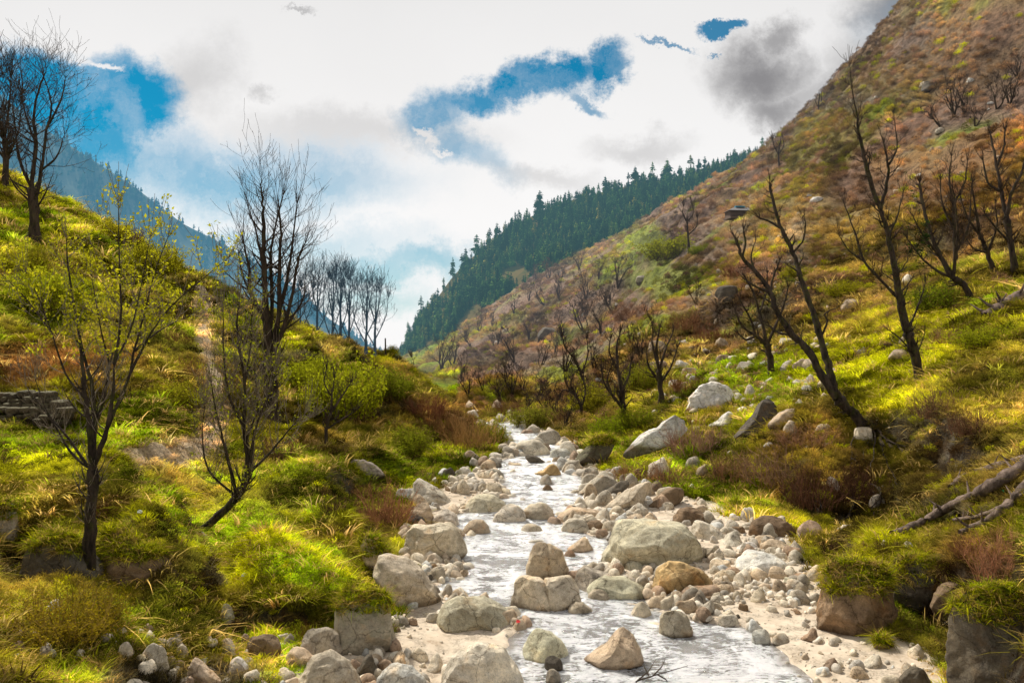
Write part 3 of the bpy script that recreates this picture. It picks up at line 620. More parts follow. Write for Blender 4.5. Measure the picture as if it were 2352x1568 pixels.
ROCKS = [ # x0,y0,x1,y1,tone,shape,moss,cuts,label
 (1208,1250,1305,1342,'warm','egg',0,3,'upright egg shaped grey boulder with a vertical split standing in midstream'),
 (1170,1336,1338,1408,'beige','block',0,7,'blocky cracked beige boulder in the water just below the upright split boulder'),
 (990,1382,1192,1462,'green','flat',0,3,'broad flat pale green boulder at the left edge of the water beside the sand'),
 (1331,1452,1480,1542,'warm','wedger',0,4,'brown triangular boulder with its peak to the right, in the lower stream'),
 (1374,1204,1612,1320,'green','big',0,5,'largest pale boulder on the right side of the stream with an ochre right edge'),
 (1197,1456,1309,1520,'green','flat',0,5,'low greenish double boulder right of the sand patch at the water edge'),
 (1248,1508,1295,1544,'dark','egg',0,4,'dark round stone directly below the low greenish double boulder'),
 (1251,1540,1289,1572,'grey','egg',0,4,'small mottled grey stone under the dark round stone at the bottom'),
 (994,1506,1212,1640,'pale','dome',0,5,'large pale domed boulder cut by the bottom edge, left of the stream'),
 (854,1540,996,1620,'blue','flat',0,3,'long pale bluish boulder at the bottom below the sand patch'),
 (799,1505,868,1564,'dark','wedger',0,5,'dark smooth wedge stone between the mossy bank rock and the sand'),
 (678,1514,842,1640,'beige','dome',0,6,'beige domed boulder at the bottom edge left of the dark wedge stone'),
 (764,1366,904,1520,'grey','block',.5,12,'large mossy layered rock with a dark undercut on the left bank by the sand'),
 (858,1280,1022,1414,'beige','tiltl',0,4,'long smooth grey boulder sloping down right to the water on the left bank'),
 (828,1236,912,1345,'warm','tiltl',.2,5,'brownish boulder under the grass just above the long smooth sloping boulder'),
 (925,1208,1070,1293,'beige','block',0,4,'big smooth rounded boulder with a dark foot on the left bank, below the red shrub'),
 (938,1098,1040,1166,'pale','wedgel',0,4,'pale smooth boulder behind the red shrub, highest of the left bank boulders'),
 (990,1170,1056,1214,'pale','dome',0,4,'pale hump boulder between the two big smooth left bank boulders'),
 (935,1155,1000,1212,'warm','dome',0,4,'pinkish hump boulder half hidden by the red shrub on the left bank'),
 (1067,1141,1174,1182,'green','flat',0,2,'low yellowish flat boulder on the left of the stream above the water bend'),
 (1131,1162,1208,1204,'pale','dome',0,4,'pale pinkish domed boulder in the stream just right of the low yellowish one'),
 (1192,1159,1279,1197,'beige','dome',0,3,'greenish brown domed boulder touching the pale pinkish one on its right'),
 (1063,1195,1127,1230,'warm','dome',0,2,'tan domed boulder alone in the water nearest the left bank'),
 (1278,1173,1395,1205,'warm','long',0,6,'long low brown boulder lying across the right side of the stream'),
 (1286,1194,1362,1226,'pale','dome',0,3,'pale flat dome just in front of the long low brown boulder'),
 (1198,1205,1250,1225,'beige','flat',0,4,'small flat tan stone in open water below the domed boulders'),
 (1295,1236,1362,1270,'warm','wedger',0,5,'flat pointed tan stone on the cobble bar left of the largest pale boulder'),
 (1322,1080,1420,1142,'grey','wedger',0,6,'dark grey boulder under the shrub at the upper right water edge'),
 (1340,1112,1374,1155,'warm','egg',0,4,'upright thumb shaped brown stone in front of the dark grey boulder'),
 (1366,1105,1444,1152,'dark','slant',0,4,'dark layered slab leaning beside the upright thumb shaped stone'),
 (1385,1110,1502,1184,'beige','slant',0,4,'pale layered slab leaning up to the right, largest of the leaning slabs'),
 (1478,1125,1576,1180,'brown','tiltr',.2,4,'brown rounded slab leaning right of the largest leaning slab'),
 (1460,1150,1496,1180,'grey','dome',0,4,'small grey stone wedged between the two leaning slabs'),
 (1540,1167,1630,1220,'brown','dome',0,8,'dark reddish brown boulder behind the largest pale boulder'),
 (1580,1197,1686,1254,'pale','wedgel',0,5,'plain pale grey boulder right of the reddish brown boulder'),
 (1626,1224,1712,1270,'pale','wedger',0,5,'pale boulder with tan underside in front of the plain pale grey one'),
 (1312,1305,1446,1366,'grey','wedgel',0,4,'grey sloping boulder right of the upright split boulder'),
 (1346,1336,1494,1382,'green','flat',0,4,'low pale greenish boulder in front of the grey sloping boulder'),
 (1350,1355,1404,1383,'beige','dome',0,4,'small beige stone in front of the low pale greenish boulder'),
 (1494,1298,1642,1378,'orange','egg',0,4,'round boulder stained orange and ochre below the largest pale boulder'),
 (1299,1312,1350,1340,'rust','dome',0,4,'small orange brown stone beside the foot of the upright split boulder'),
 (1305,1386,1362,1413,'beige','flat',0,5,'small beige stone at the right foot of the blocky cracked boulder'),
 (1512,1410,1590,1468,'beige','block',0,9,'angular beige boulder with a dark left face standing in the lower stream'),
 (1450,1386,1500,1422,'beige','dome',0,6,'beige angular stone on the small bar above the angular boulder'),
 (1560,1356,1670,1392,'rust','block',0,6,'reddish banded slab lying below the orange stained boulder'),
 (1432,1290,1482,1320,'green','egg',0,4,'small pale green stone leaning on the front of the largest pale boulder'),
 (1627,1286,1684,1328,'warm','block',0,7,'blocky brown stone right of the orange stained boulder'),
 (1314,998,1418,1078,'dark','tiltr',.5,7,'dark mossy leaning boulder at the upper right edge of the stream'),
 (1424,940,1598,1048,'white','slant',0,2,'long white rock slab sloping up right behind the pink shrub'),
 (1222,988,1300,1034,'grey','dome',0,9,'grey blocky boulder at the far head of the stream under the trees'),
 (1172,1012,1268,1050,'pale','dome',0,6,'pale boulder heap in the middle of the stream head'),
 (1136,1018,1176,1050,'pale','dome',0,5,'small pale boulder left of the boulder heap at the stream head'),
 (1202,1045,1256,1068,'dark','tiltl',0,6,'dark flat stone in front of the boulder heap at the stream head'),
 (1220,1066,1288,1096,'orange','wedger',0,5,'orange tinted flat boulder in the upper stream'),
 (1105,1078,1160,1102,'grey','dome',0,5,'grey stone at the left water edge where the stream narrows'),
 (1262,1030,1320,1056,'blue','flat',0,6,'bluish flat stone by the right edge of the upper stream'),
 (1277,1050,1330,1082,'blue','wedgel',0,6,'pale bluish stones ledge left of the dark mossy leaning boulder'),
 (1575,877,1702,952,'white','dome',0,9,'big white angular boulder sitting on green turf on the right slope'),
 (1618,945,1700,984,'white','wedger',0,6,'flat white slab below the big white angular boulder'),
 (1680,915,1794,1014,'dark','wedger',.2,9,'black craggy boulder right of the flat white slab on the right slope'),
 (1764,935,1836,985,'warm','tiltr',0,6,'tan tilted slab just right of the black craggy boulder'),
 (1738,1246,1838,1290,'warm','flat',0,6,'tan layered slab right of the white veined rock on the cobbles'),
 (1660,1250,1752,1286,'white','wedger',0,6,'white layered slab above the white veined rock on the cobbles'),
 (1682,1279,1820,1336,'white','flat',0,7,'white veined rock with swirling bands on the right cobble bar'),
 (1718,1188,1838,1256,'brown','flat',0,9,'dark banded rock shelf at the foot of the right bank'),
 (1830,1196,1894,1240,'rust','dome',0,8,'pinkish rough rock at the right end of the dark banded shelf'),
 (1872,1298,2070,1480,'brown','big',.3,8,'huge rust brown rock under the grassy ledge on the right'),
 (2030,1285,2200,1425,'dark','block',.3,10,'dark rock wall behind the huge rust brown rock under the grassy ledge'),
 (2186,1372,2420,1640,'dark','block',.4,12,'black craggy outcrop filling the bottom right corner'),
 (2142,1336,2234,1412,'brown','dome',.2,6,'dark brown rock inside the hollow under the right bank'),
 (2007,1464,2044,1494,'brown','dome',0,5,'small brown stone at the lower tip of the huge rust brown rock'),
 (1726,1448,1770,1482,'blue','block',0,6,'bluish angular stone at the water edge on the right sand'),
 (2062,1536,2136,1600,'dark','dome',0,6,'dark stone cut by the bottom edge on the right sand'),
 (1992,1138,2042,1176,'grey','dome',.2,7,'grey stone in the dark hollow below the leaning twin trunk tree'),
 (1580,861,1609,884,'blue','flat',0,4,'small bluish flat stone above the big white angular boulder'),
 (84,1379,145,1424,'white','wedger',0,7,'white angular stone below the dark trunk in the left foreground'),
 (44,1362,70,1388,'grey','wedgel',0,5,'small pointed grey stone left of the white angular stone'),
 (318,1482,388,1550,'grey','dome',.1,7,'grey rounded stone right of the yellow bush at the bottom'),
 (500,1466,542,1512,'pale','dome',0,7,'pale upright stone among the moss in the left foreground'),
 (560,1466,650,1532,'brown','block',.2,9,'brown blocky stone right of the pale upright stone'),
 (520,1512,570,1554,'white','dome',0,7,'whitish stone below the brown blocky stone'),
 (430,1516,506,1580,'warm','wedgel',0,9,'tan angular stone near the bottom edge with litter beside it'),
 (652,1492,728,1534,'warm','flat',.3,7,'flat mossy tan stone above the beige domed bottom boulder'),
 (688,1452,790,1524,'grey','block',.15,9,'grey cracked rock below the mossy bank ledge'),
 (280,1560,330,1600,'pale','dome',0,5,'pale stone at the bottom edge right of the yellow bush'),
 (200,1225,470,1385,'brown','wedgel',.35,9,'large grey rock face under the turf behind the dark foreground trunk'),
 (50,1225,230,1345,'dark','flat',.3,7,'shadowed dark rock at the left under the overhanging turf'),
 (-40,1150,42,1262,'grey','block',.3,7,'dark grey boulder at the left edge beside the shadowed hollow'),
 (800,1056,884,1104,'grey','tiltl',.3,7,'grey rock slab showing through the left bank above the red shrub'),
 (505,1385,536,1440,'grey','egg',.5,6,'mossy grey stone at the mouth of the narrow gully'),
 (445,1222,492,1250,'grey','tiltl',.1,7,'flat grey stone at the top of the bright green mound'),
 (1638,655,1704,704,'dark','block',.1,10,'dark rock outcrop under ochre grass on the right hillside'),
 (2116,178,2166,212,'dark','block',.1,10,'dark rock high on the right hillside near the skyline'),
 (2220,176,2242,190,'white','flat',0,6,'small white rock high on the right hillside'),
 (1460,632,1490,650,'grey','block',0,7,'square grey rock on the green terrace of the right hillside'),
 (2168,440,2236,476,'white','wedger',0,8,'long pale slab on the brown slope behind the ivy covered tree'),
 (1858,450,1902,464,'white','flat',0,6,'flat pale ledge stone with green growth on the right hillside'),
 (1230,750,1300,775,'dark','flat',.1,8,'dark rock band on the far slope in the middle'),
 (1960,800,1995,826,'grey','dome',0,6,'grey stone on the bright turf left of the tall single trunk'),
 (60,738,100,764,'warm','flat',0,6,'pinkish stone set in the left hillside behind the thin branches'),
 (420,1024,446,1040,'beige','dome',0,5,'small tan stone beside the path on the left bank')]
n_r = 0; FR = []
for k, (x0,y0,x1,y1,tone,shape,moss,cuts,label) in enumerate(ROCKS):
    inbed = (y0 > 985 and 850 < (x0+x1)/2 < 1850 and y1 > 1040)
    cxp = (x0+x1)/2; yb = y1-(y1-y0)*.10
    if inbed:
        D = Dw(min(y1, 1660)-4); fl_ = zs(D)
        gz = float(height((cxp-CX)/F*D, D)); 
        if gz > fl_+.5: D = hit(cxp, yb).y
    else: D = hit(cxp, min(yb, 1560) if y1 > 1570 else yb).y
    if y1 > 1570: D = Dw(min(y1, 1640)) if 600 < cxp < 2230 else hit(cxp, 1560).y*.97
    w = (x1-x0)/F*D; h = (y1-y0)/F*D; dep = max(w*.75, h*.8)
    if w > 4*h: dep = w*.5
    if 'long white rock slab' in label: dep = w*.32; D -= 2.2
    D += dep*.38
    w = (x1-x0)/F*D*.97; h = (y1-y0)/F*D
    zb = H+(CY-y1)/F*(D-dep*.38)
    big = (x1-x0)*(y1-y0)
    me = rock_mesh(w, h*1.0, dep, shape, 100+k, 6 if big > 9000 else 5 if big > 4000 else 4, 1.0 if tone not in ('green',) else .7, cuts, (.02,0) if 'vertical split' in label else (.1,.35) if 'cracked beige' in label else None)
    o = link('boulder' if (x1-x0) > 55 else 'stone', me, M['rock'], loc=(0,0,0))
    o.location = ((cxp-CX)/F*D, D, zb-.04*h)
    vv = random.uniform(.9,1.1); o.color = (*[c*vv*random.uniform(.985,1.015) for c in T[tone]], 1-moss); n_r += 1
    tag(o, label, 'boulder' if (x1-x0) > 55 else 'stone')
    if any(q in label for q in ('huge rust brown', 'dark rock wall behind', 'filling the bottom right', 'large grey rock face', 'shadowed dark rock at', 'large mossy layered', 'dark grey boulder at the left edge', 'brownish boulder under', 'mossy leaning boulder at')):
        vv_ = np.array([v.co[:] for v in me.vertices]); nn2 = np.array([v.normal[:] for v in me.vertices]); cut = .72 if 'mossy' in label or 'filling' in label else .6
        kk2 = np.where((vv_[:,2] > h*cut) & (nn2[:,2] > .15))[0]
        for q in rng.choice(kk2, min(len(kk2), int(240*w*dep)+60)): FR.append((vv_[q]+np.array(o.location), nn2[q]))

ZN = [((1290,1190,1420,1300),14,(24,52),'on the cobble bar left of the largest pale boulder'),((1610,1330,1860,1420),16,(22,60),'on the right cobble bar below the white veined rock'),
 ((1440,1380,1720,1440),12,(22,48),'on the low bar right of the angular boulder'),((925,1295,1060,1420),14,(20,42),'between the left bank boulders and the water'),((880,1400,1000,1450),7,(22,44),'at the upper end of the left sand patch'),
 ((985,1090,1160,1130),14,(18,40),'on the upper left cobble shore'),((1140,1000,1330,1090),22,(22,56),'among the rocks at the stream head'),((1560,790,1900,930),40,(14,46),'scattered on the stony green turf of the right slope'),
 ((300,1455,800,1560),22,(22,60),'among the moss and gravel at the bottom left'),((1300,1080,1560,1180),14,(26,62),'at the foot of the right bank near the leaning slabs'),((1600,1190,1860,1290),12,(30,80),'at the bank foot beside the largest pale boulder'),
 ((1100,1130,1330,1180),8,(16,34),'in the upper shallows of the stream'),((1790,1440,2150,1560),7,(16,44),'on the right sand'),((1930,600,2300,860),14,(12,30),'on the upper turf of the right slope'),((1780,450,1960,680),22,(8,26),'on the scree streak of the right hillside'),((1990,140,2340,480),22,(8,22),'high on the brown right hillside'),((1100,700,1500,940),26,(8,20),'on the far brown slope'),((1600,560,1800,760),14,(8,24),'around the dark outcrop on the right hillside'),((2060,1380,2200,1470),8,(20,44),'in the hollow under the right bank'),((905,1150,1000,1230),6,(30,60),'beside the red brown shrub on the left')]
_rs = random.Random(99); MID = [rock_mesh(1, .55+.08*(k % 4), .8, ['dome','block','tiltr','flat','wedgel','egg','tiltl','block','wedger','long','big','flat'][k], 700+k, 4, 1.1, 6+k % 5) for k in range(12)]
for m_ in MID: m_.materials.append(M['rock'])
for (zx0,zy0,zx1,zy1), cnt, (s0,s1), where in ZN:
    for _ in range(cnt):
        a, b = _rs.uniform(zx0,zx1), _rs.uniform(zy0,zy1); g = hit(a, b); sz = (s0+(s1-s0)*_rs.random()**2)*g.y/F; k = _rs.randrange(12)
        if abs(sz) > 3.5: continue
        tn = _rs.choice(['beige','pale','warm','grey','dark','pale','brown','rust','green','white']) if zy0 > 950 else _rs.choice(['grey','pale','white','warm','beige'])
        o = bpy.data.objects.new('stone', MID[k]); COL.objects.link(o); o.location = (g.x, g.y+sz*.2, g.z-.1*sz); o.scale = (sz, sz*_rs.uniform(.7,1), sz*_rs.uniform(.7,1.15)); o.rotation_euler = (_rs.uniform(-.15,.15),_rs.uniform(-.2,.2),_rs.uniform(-.7,.7)+(math.pi if _rs.random() < .5 else 0))
        vv = _rs.uniform(.75,1.1); o.color = (*[c*vv for c in T[tn]], 1-(.3 if _rs.random() < .15 else 0)); nm = dict(dark='dark grey',beige='beige',pale='pale',warm='tan',grey='grey',brown='brown',rust='reddish brown',green='greyish green',white='whitish')[tn]
        lb = f"{nm} {['humped','blocky','leaning','flat','sloping','rounded','tilted','squarish','peaked','long','bulky','thin'][k]} stone {where}"; tag(o, lb, 'stone', lb)
FP = np.array([f[0] for f in FR]); FN = np.array([f[1] for f in FR]); nf = len(FP)
ft = np.array([C['lime'], C['green'], C['straw'], C['moss'], C['ochre'], C['lime']])[rng.integers(0,6,nf)]*rng.uniform(.5,1.2,(nf,1)); fs = (.06+.10*rng.random(nf))*(FP[:,1]/16)**.5
scatter('turf_fringe', FP, np.stack([rng.normal(0,.3,nf)+.25, np.clip(FN[:,0],-.6,.6), rng.uniform(0,6.28,nf)],1), np.stack([fs*1.6,fs*1.6,fs],1), rng.integers(3,10,nf), ft, cg, 'turf and hanging grass growing on top of the bank rocks', 'grass')
# pebbles: shared shapes
cp = bpy.data.collections.new('pebble_kinds'); PEB = []
for k in range(9):
    me = rock_mesh(1, .62+.1*(k % 3), .85, ['dome','egg','flat','block','dome','wedgel','egg','block','wedger'][k], 500+k, 3 if k < 9 else 2, .8, 3 if k % 2 else 6)
    PEB.append(me); m2 = me.copy(); m2.materials.clear(); m2.materials.append(M['pebble']); proto('p%d' % k, m2, M['pebble'], cp)
tones = np.array([T[t] for t in ('beige','grey','beige','pale','warm','beige','pale','warm','pale','beige','grey','blue')])
clus = fbm(GX*.55, GD*.55, o=3, s=200); 
def kp(i, j, x, D):
    m = bedm[i,j]*(1-watm[i,j]*.93); c = ss(-.25,.25,clus[i,j]); 
    px = PX[i,j]; py = PY[i,j]
    sandy = ((px > 880) & (px < 1190) & (py > 1440)) | ((px > 1690) & (py > 1395) & (px < 2230))
    m = m*np.where(sandy, .03+.10*c**4, .16+.6*c)
    fringe = (1-ss(0,.8,np.abs(d_w[i,j]-.25))); m = np.maximum(m, fringe*.9*bedm[i,j]*(1-watm[i,j]*.7)*np.where(sandy,.15,1))
    slope = (D < 60)&(px > 1500)&(px < 2100)&(bedm[i,j] < .1)
    m = np.where(slope, .03+.16*((py > 780) & (py < 930) & (px < 1900)), m)
    m = np.where((px < 800) & (py > 1440), .35, m)
    return rng.random(len(i)) < m
x, D, z, i, j = sample(90000, 12, 60, kp, -.65, .65)
nn = len(x); px_size = 4+38*rng.random(nn)**6; s = px_size/F*D*1.2
tint = tones[rng.integers(0,len(tones),nn)]*rng.uniform(.65,1.2,(nn,1))
vis = np.abs(x/D) < .63
order = np.argsort(-px_size*vis); big = order[:260]; small = order[260:]
print('pebbles', nn)
PN = [('beige','beige'),('grey','grey'),('tan','warm'),('pale','pale'),('light beige','pale'),('brownish','rust')]
SN = ['rounded','egg shaped','flat','blocky','humped','lopsided','smooth','angular','wedge shaped']
for q in big:
    k = int(rng.integers(0,9)); cn, tn = PN[int(rng.integers(0,6))]
    o = bpy.data.objects.new('cobble', PEB[k]); COL.objects.link(o)
    if not PEB[k].materials: PEB[k].materials.append(M['rock'])
    ss_ = float(s[q]); o.location = (x[q], D[q], z[q]-.12*ss_); o.scale = (ss_, ss_*.9, ss_*rng.uniform(.75,1.1)); o.rotation_euler = (0,0,rng.uniform(0,6.28))
    vv = rng.uniform(.75,1.1); o.color = (*[c*vv for c in T[tn]], 1)
    fpx = CX+F*x[q]/D[q]; fpy = PY[i[q],j[q]]
    where = ('left cobble shore' if fpx < 1180 else 'right cobble shore') if fpy > 980 and bedm[i[q],j[q]] > .4 else ('left bank' if fpx < 1000 else 'right slope')
    dist = 'close to the bottom edge' if fpy > 1440 else ('in the middle distance' if fpy > 1180 else 'toward the stream head' if fpy > 980 else 'among the turf')
    tag(o, f'{cn} {SN[k]} cobble on the {where} {dist}', 'cobble', f'{cn} {SN[k]} cobbles on the {where} {dist}')
sm = small; nn = len(sm); ss2 = s[sm]*.9
scatter('gravel', np.stack([x[sm],D[sm],z[sm]-.1*ss2],1), np.stack([rng.normal(0,.2,nn), rng.normal(0,.2,nn), rng.uniform(0,6.28,nn)],1), np.stack([ss2,ss2*.9,ss2*rng.uniform(.6,1,nn)],1), rng.integers(0,9,nn), tint[sm], cp, 'loose gravel and small pebbles along the stream and slopes', 'gravel')

# ------------------------------------------------------------------ conifers
def conifer_mesh(seed, tiers=22, per=9, slim=.17):
    r = random.Random(seed); V, Fq = [], []
    lean = r.uniform(-.02,.02); ph_ = r.uniform(0,6)
    for t in range(tiers):
        f = t/(tiers-1); z = .14+.86*f; R = slim*(1-f)**.5*(.75+.25*min(1,f*4))*(1+.4*math.sin(f*13+ph_)*r.uniform(.4,1))+.012
        if r.random() < .12: R *= .35
        for k in range(per):
            a = r.uniform(0,6.283); l = R*r.uniform(.5,1.3); w = R*.42; dz = -l*r.uniform(.15,.55)
            c = Vector((lean*z, 0, z)); d = Vector((math.cos(a), math.sin(a), 0)); s_ = Vector((-d.y, d.x, 0)); b = len(V)
            V += [tuple(c+Vector((0,0,.012))), tuple(c+d*l*.55+s_*w+Vector((0,0,dz*.4))), tuple(c+d*l+Vector((0,0,dz))), tuple(c+d*l*.55-s_*w+Vector((0,0,dz*.4)))]
            Fq.append((b,b+1,b+2,b+3))
    return V, Fq
def cone_trunk():
    t = Tubes(); t.add([Vector((0,0,-.05)), Vector((.003,0,.5)), Vector((0,0,.99))], [.014,.009,.002], 5); return t
CT = cone_trunk()
def conifer_objs(mat):
    out = []
    for k in range(6):
        V, Fq = conifer_mesh(k, slim=.15+.02*k); out.append((mesh_np('conifer_crown', V, Fq, False), CT.build('conifer_trunk')))
    for a, b in out: a.materials.append(mat); b.materials.append(mat)
    return out
def conifer_coll(name, mat):
    c = bpy.data.collections.new(name)
    for k in range(6):
        V, Fq = conifer_mesh(k, slim=.13+.02*k); b = len(V); V2 = V+[tuple(v) for v in CT.v]; F2 = Fq+[tuple(q+b for q in f) for f in CT.f]
        proto('c%d' % k, mesh_np('conifer', V2, F2, False), mat, c)
    return c
def ridge_pt(R, fu, fv):
    X, D, z, v = R; return np.stack([bil(g, fu*(X.shape[0]-1), fv/1.25*(X.shape[1]-1)) for g in (X, D, z)], 1)
nt_ = 11000; fu = rng.random(nt_); fv = rng.uniform(.05,.96,nt_); gap = fbm(fu*22, fv*6, o=3, s=300); kf = gap > -.32; fu, fv = fu[kf], fv[kf]; nt_ = len(fu)
p = ridge_pt(R1, fu, fv); hh = 4.5+9*rng.random(nt_)**1.3
scatter('conifer_forest', p-[0,0,.5], np.stack([np.zeros(nt_),np.zeros(nt_),rng.uniform(0,6.28,nt_)],1), np.stack([hh,hh,hh],1), rng.integers(0,6,nt_), np.ones((nt_,3)), conifer_coll('conifer_kinds', M['conifer']), 'dark blue green conifer forest covering the ridge in the middle', 'forest')
nt_ = 8000; fu = rng.random(nt_); fv = rng.uniform(.1,.99,nt_); kf = fbm(fu*30, fv*5, o=3, s=310) > -.12; fu, fv = fu[kf], fv[kf]; nt_ = len(fu); p = ridge_pt(R2, fu, fv); hh = rng.uniform(7,17,nt_)
scatter('distant_forest', p-[0,0,.5], np.stack([np.zeros(nt_),np.zeros(nt_),rng.uniform(0,6.28,nt_)],1), np.stack([hh,hh,hh],1), rng.integers(0,6,nt_), np.ones((nt_,3)), conifer_coll('distant_conifer_kinds', M['conifer_far']), 'hazy blue conifer forest on the far mountain at the left', 'forest')
def skyline(R, n_, kinds, label, group, h0, h1, u0, u1, crest):
    for k in range(n_):
        a = u0+(u1-u0)*(k+random.uniform(-.9,.9))/n_; a = max(a, .01); q = ridge_pt(R, np.array([a]), np.array([.985+random.uniform(-.03,.01)]))[0]
        m1, m2 = kinds[k % 6]; hgt = h0+(h1-h0)*random.random()**1.4
        o = empty('conifer_tree', (q[0], q[1], q[2]-.3)); o.scale = (hgt*random.uniform(.85,1.2),)*2+(hgt,); o.rotation_euler = (0,0,random.uniform(0,6))
        link('crown', m1, None, o); link('trunk', m2, None, o)
        tag(o, label, 'conifer', group)
K1 = conifer_objs(M['conifer']); K2 = conifer_objs(M['conifer_far'])
skyline(R1, 64, K1, 'dark conifer standing against the sky on the crest of the middle ridge', 'conifers along the crest of the middle ridge', 7, 19, .07, .73, cr1)
skyline(R2, 70, K2, 'small blue conifer standing on the skyline of the far left mountain', 'conifers on the skyline of the far mountain', 10, 22, .28, .74, cr2)

# ------------------------------------------------------------------ bare trees
def grow(TB, TW, p, d, L_, r, lvl, o, rnd, tips):
    """one branch and its children; thick wood goes to TB, twigs to TW"""
    n_ = max(3, int(4+L_/max(o['seg'],.01))); n_ = min(n_, 9)
    pts = [p.copy()]; rad = [r]; dd = d.normalized()
    for i in range(1, n_+1):
        dd = (dd+Vector((rnd.gauss(0,1),rnd.gauss(0,1),rnd.gauss(0,.6)))*o['wob']+Vector((0,0,o['up']))).normalized()
        pts.append(pts[-1]+dd*(L_/n_)); rad.append(max(r*(1-.8*i/n_), o['rmin']))
    (TB if r > o['thick'] else TW).add(pts, rad, 6 if r > o['thick'] else 3)
    tips.append(pts[-1]); 
    if lvl <= 0: tips.extend(pts[2::2]); return
    for _ in range(o['nch']):
        f = rnd.uniform(.25, 1.0); k = min(int(f*n_), n_-1); q = pts[k].lerp(pts[k+1], f*n_-k)
        t = (pts[k+1]-pts[k]).normalized(); a = Vector((rnd.gauss(0,1),rnd.gauss(0,1),rnd.gauss(0,1))).cross(t).normalized()
        grow(TB, TW, q, t*o['fwd']+a, L_*o['rat']*rnd.uniform(.5,1.2), rad[k]*.62, lvl-1, o, rnd, tips)
OPT = dict(seg=.25, wob=.12, up=.12, rmin=.006, thick=.022, nch=4, fwd=1.1, rat=.55)
def smooth_path(pts, rnd, sub=5, wob=.0):
    out = []
    for i in range(len(pts)-1):
        p0 = pts[max(i-1,0)]; p1 = pts[i]; p2 = pts[i+1]; p3 = pts[min(i+2,len(pts)-1)]
        for k in range(sub):
            t = k/sub; q = .5*((2*p1)+(p2-p0)*t+(2*p0-5*p1+4*p2-p3)*t*t+(3*p1-p0-3*p2+p3)*t**3)
            if wob: q = q+Vector((rnd.gauss(0,wob),rnd.gauss(0,wob),rnd.gauss(0,wob*.5)))
            out.append(q)
    out.append(pts[-1]); return out
def hero(name, label, base, limbs, D=None, bark='bark', twig='twig', spawn=14, slen=60, lvl=1, opt=None, leaves=None, group=None, cat='bare tree', knob=True, seed=1, lp=None):
    """limbs: list of (r0px, r1px, [(px,py), ...]); the first starts at the ground"""
    rnd = random.Random(seed); o = dict(OPT); o.update(opt or {})
    g = hit(*base) if D is None else Vector(((base[0]-CX)/F*D, D, float(height((base[0]-CX)/F*D, D))))
    D = g.y; px = D/F; o['rmin'] = max(.0035, px*o.get('rpx', .42)); o['thick'] = px*2.2; o['seg'] = px*14
    root = empty(name, g); TB, TW = Tubes(), Tubes(); tips = []; offs = {}
    zoff = g.z-(H+(CY-base[1])/F*D)
    for li, (r0, r1, path) in enumerate(limbs):
        r0 *= .74 if r0 < 7.5 else .80; r1 *= .62 if r1 < 7 else .8
        st = offs.get(path[0], 0.0); drift = rnd.uniform(-1,1)*.35
        tot = sum(math.dist(path[i], path[i+1]) for i in range(len(path)-1)); acc = 0; pts = []
        for i, (a, b) in enumerate(path):
            if i: acc += math.dist(path[i-1], path[i])
            dep = st+drift*acc*px*(0 if li == 0 and path[0] == base else 1); offs.setdefault((a,b), dep)
            q = P(a, b, D+dep); pts.append(q+Vector((0,0,zoff))-g)
        if path[0] == base: pts[0] = Vector((pts[0].x, pts[0].y, -.25))
        sp = smooth_path(pts, rnd, 5, px*r0*.12); m_ = len(sp)
        rad = [px*(r0+(r1-r0)*(k/(m_-1)))*(1+rnd.uniform(-.12,.14)) for k in range(m_)]
        if path[0] == base: rad[0] *= 1.8; rad[1] *= 1.4; rad[2] *= 1.15
        if r1 > 2 and knob: rad[-2] *= 1.35; rad[-1] *= .8
        TB.add(sp, rad, 9 if r0 > 6 else 6)
        ns = int(spawn*tot/150); 
        for _ in range(ns):
            f = rnd.uniform(.15 if li else .45, 1.0)**.8; k = min(int(f*(m_-1)), m_-2); q = sp[k]; t = (sp[k+1]-sp[k]).normalized()
            a = Vector((rnd.gauss(0,1),rnd.gauss(0,1),rnd.gauss(0,.5))).cross(t).normalized()
            l = px*slen*rnd.uniform(.35,1.25)*(1.1-.5*f)
            grow(TB, TW, q, t*.5+a*.9, l, min(rad[k]*.45, px*2.4), lvl, o, rnd, tips)
        for _ in range(int(spawn*.9)):     # tuft of shoots at the cut end
            t = (sp[-1]-sp[-2]).normalized(); grow(TB, TW, sp[-1], t+Vector((rnd.gauss(0,.5),rnd.gauss(0,.5),.5)), px*slen*rnd.uniform(.3,1.0), min(rad[-1]*.5, px*1.5), max(lvl-1,0), o, rnd, tips)
    link('trunk', TB.build('trunk'), M[bark], root); link('crown', TW.build('twigs'), M[twig], root)
    if leaves:
        colr, frac, size = leaves; V, Fq = [], []
        for t in tips:
            if rnd.random() > frac or (lp and not lp(t, px)): continue
            for _ in range(rnd.randint(2,5)):
                c = t+Vector((rnd.gauss(0,1),rnd.gauss(0,1),rnd.gauss(0,1)))*px*3; a = Vector((rnd.gauss(0,1),rnd.gauss(0,1),rnd.gauss(0,1))).normalized(); b = a.cross(Vector((rnd.gauss(0,1),rnd.gauss(0,1),1))).normalized()
                s_ = px*size*rnd.uniform(.6,1.4); k = len(V); V += [tuple(c), tuple(c+a*s_*.5+b*s_*.35), tuple(c+a*s_*1.3), tuple(c+a*s_*.5-b*s_*.35)]; Fq.append((k,k+1,k+2,k+3))
        if V:
            lo = link('leaves', mesh_np('leaves', V, Fq, False), M['leaf'], root); lo.color = (*colr, 1)
    tag(root, label, cat, group); return root

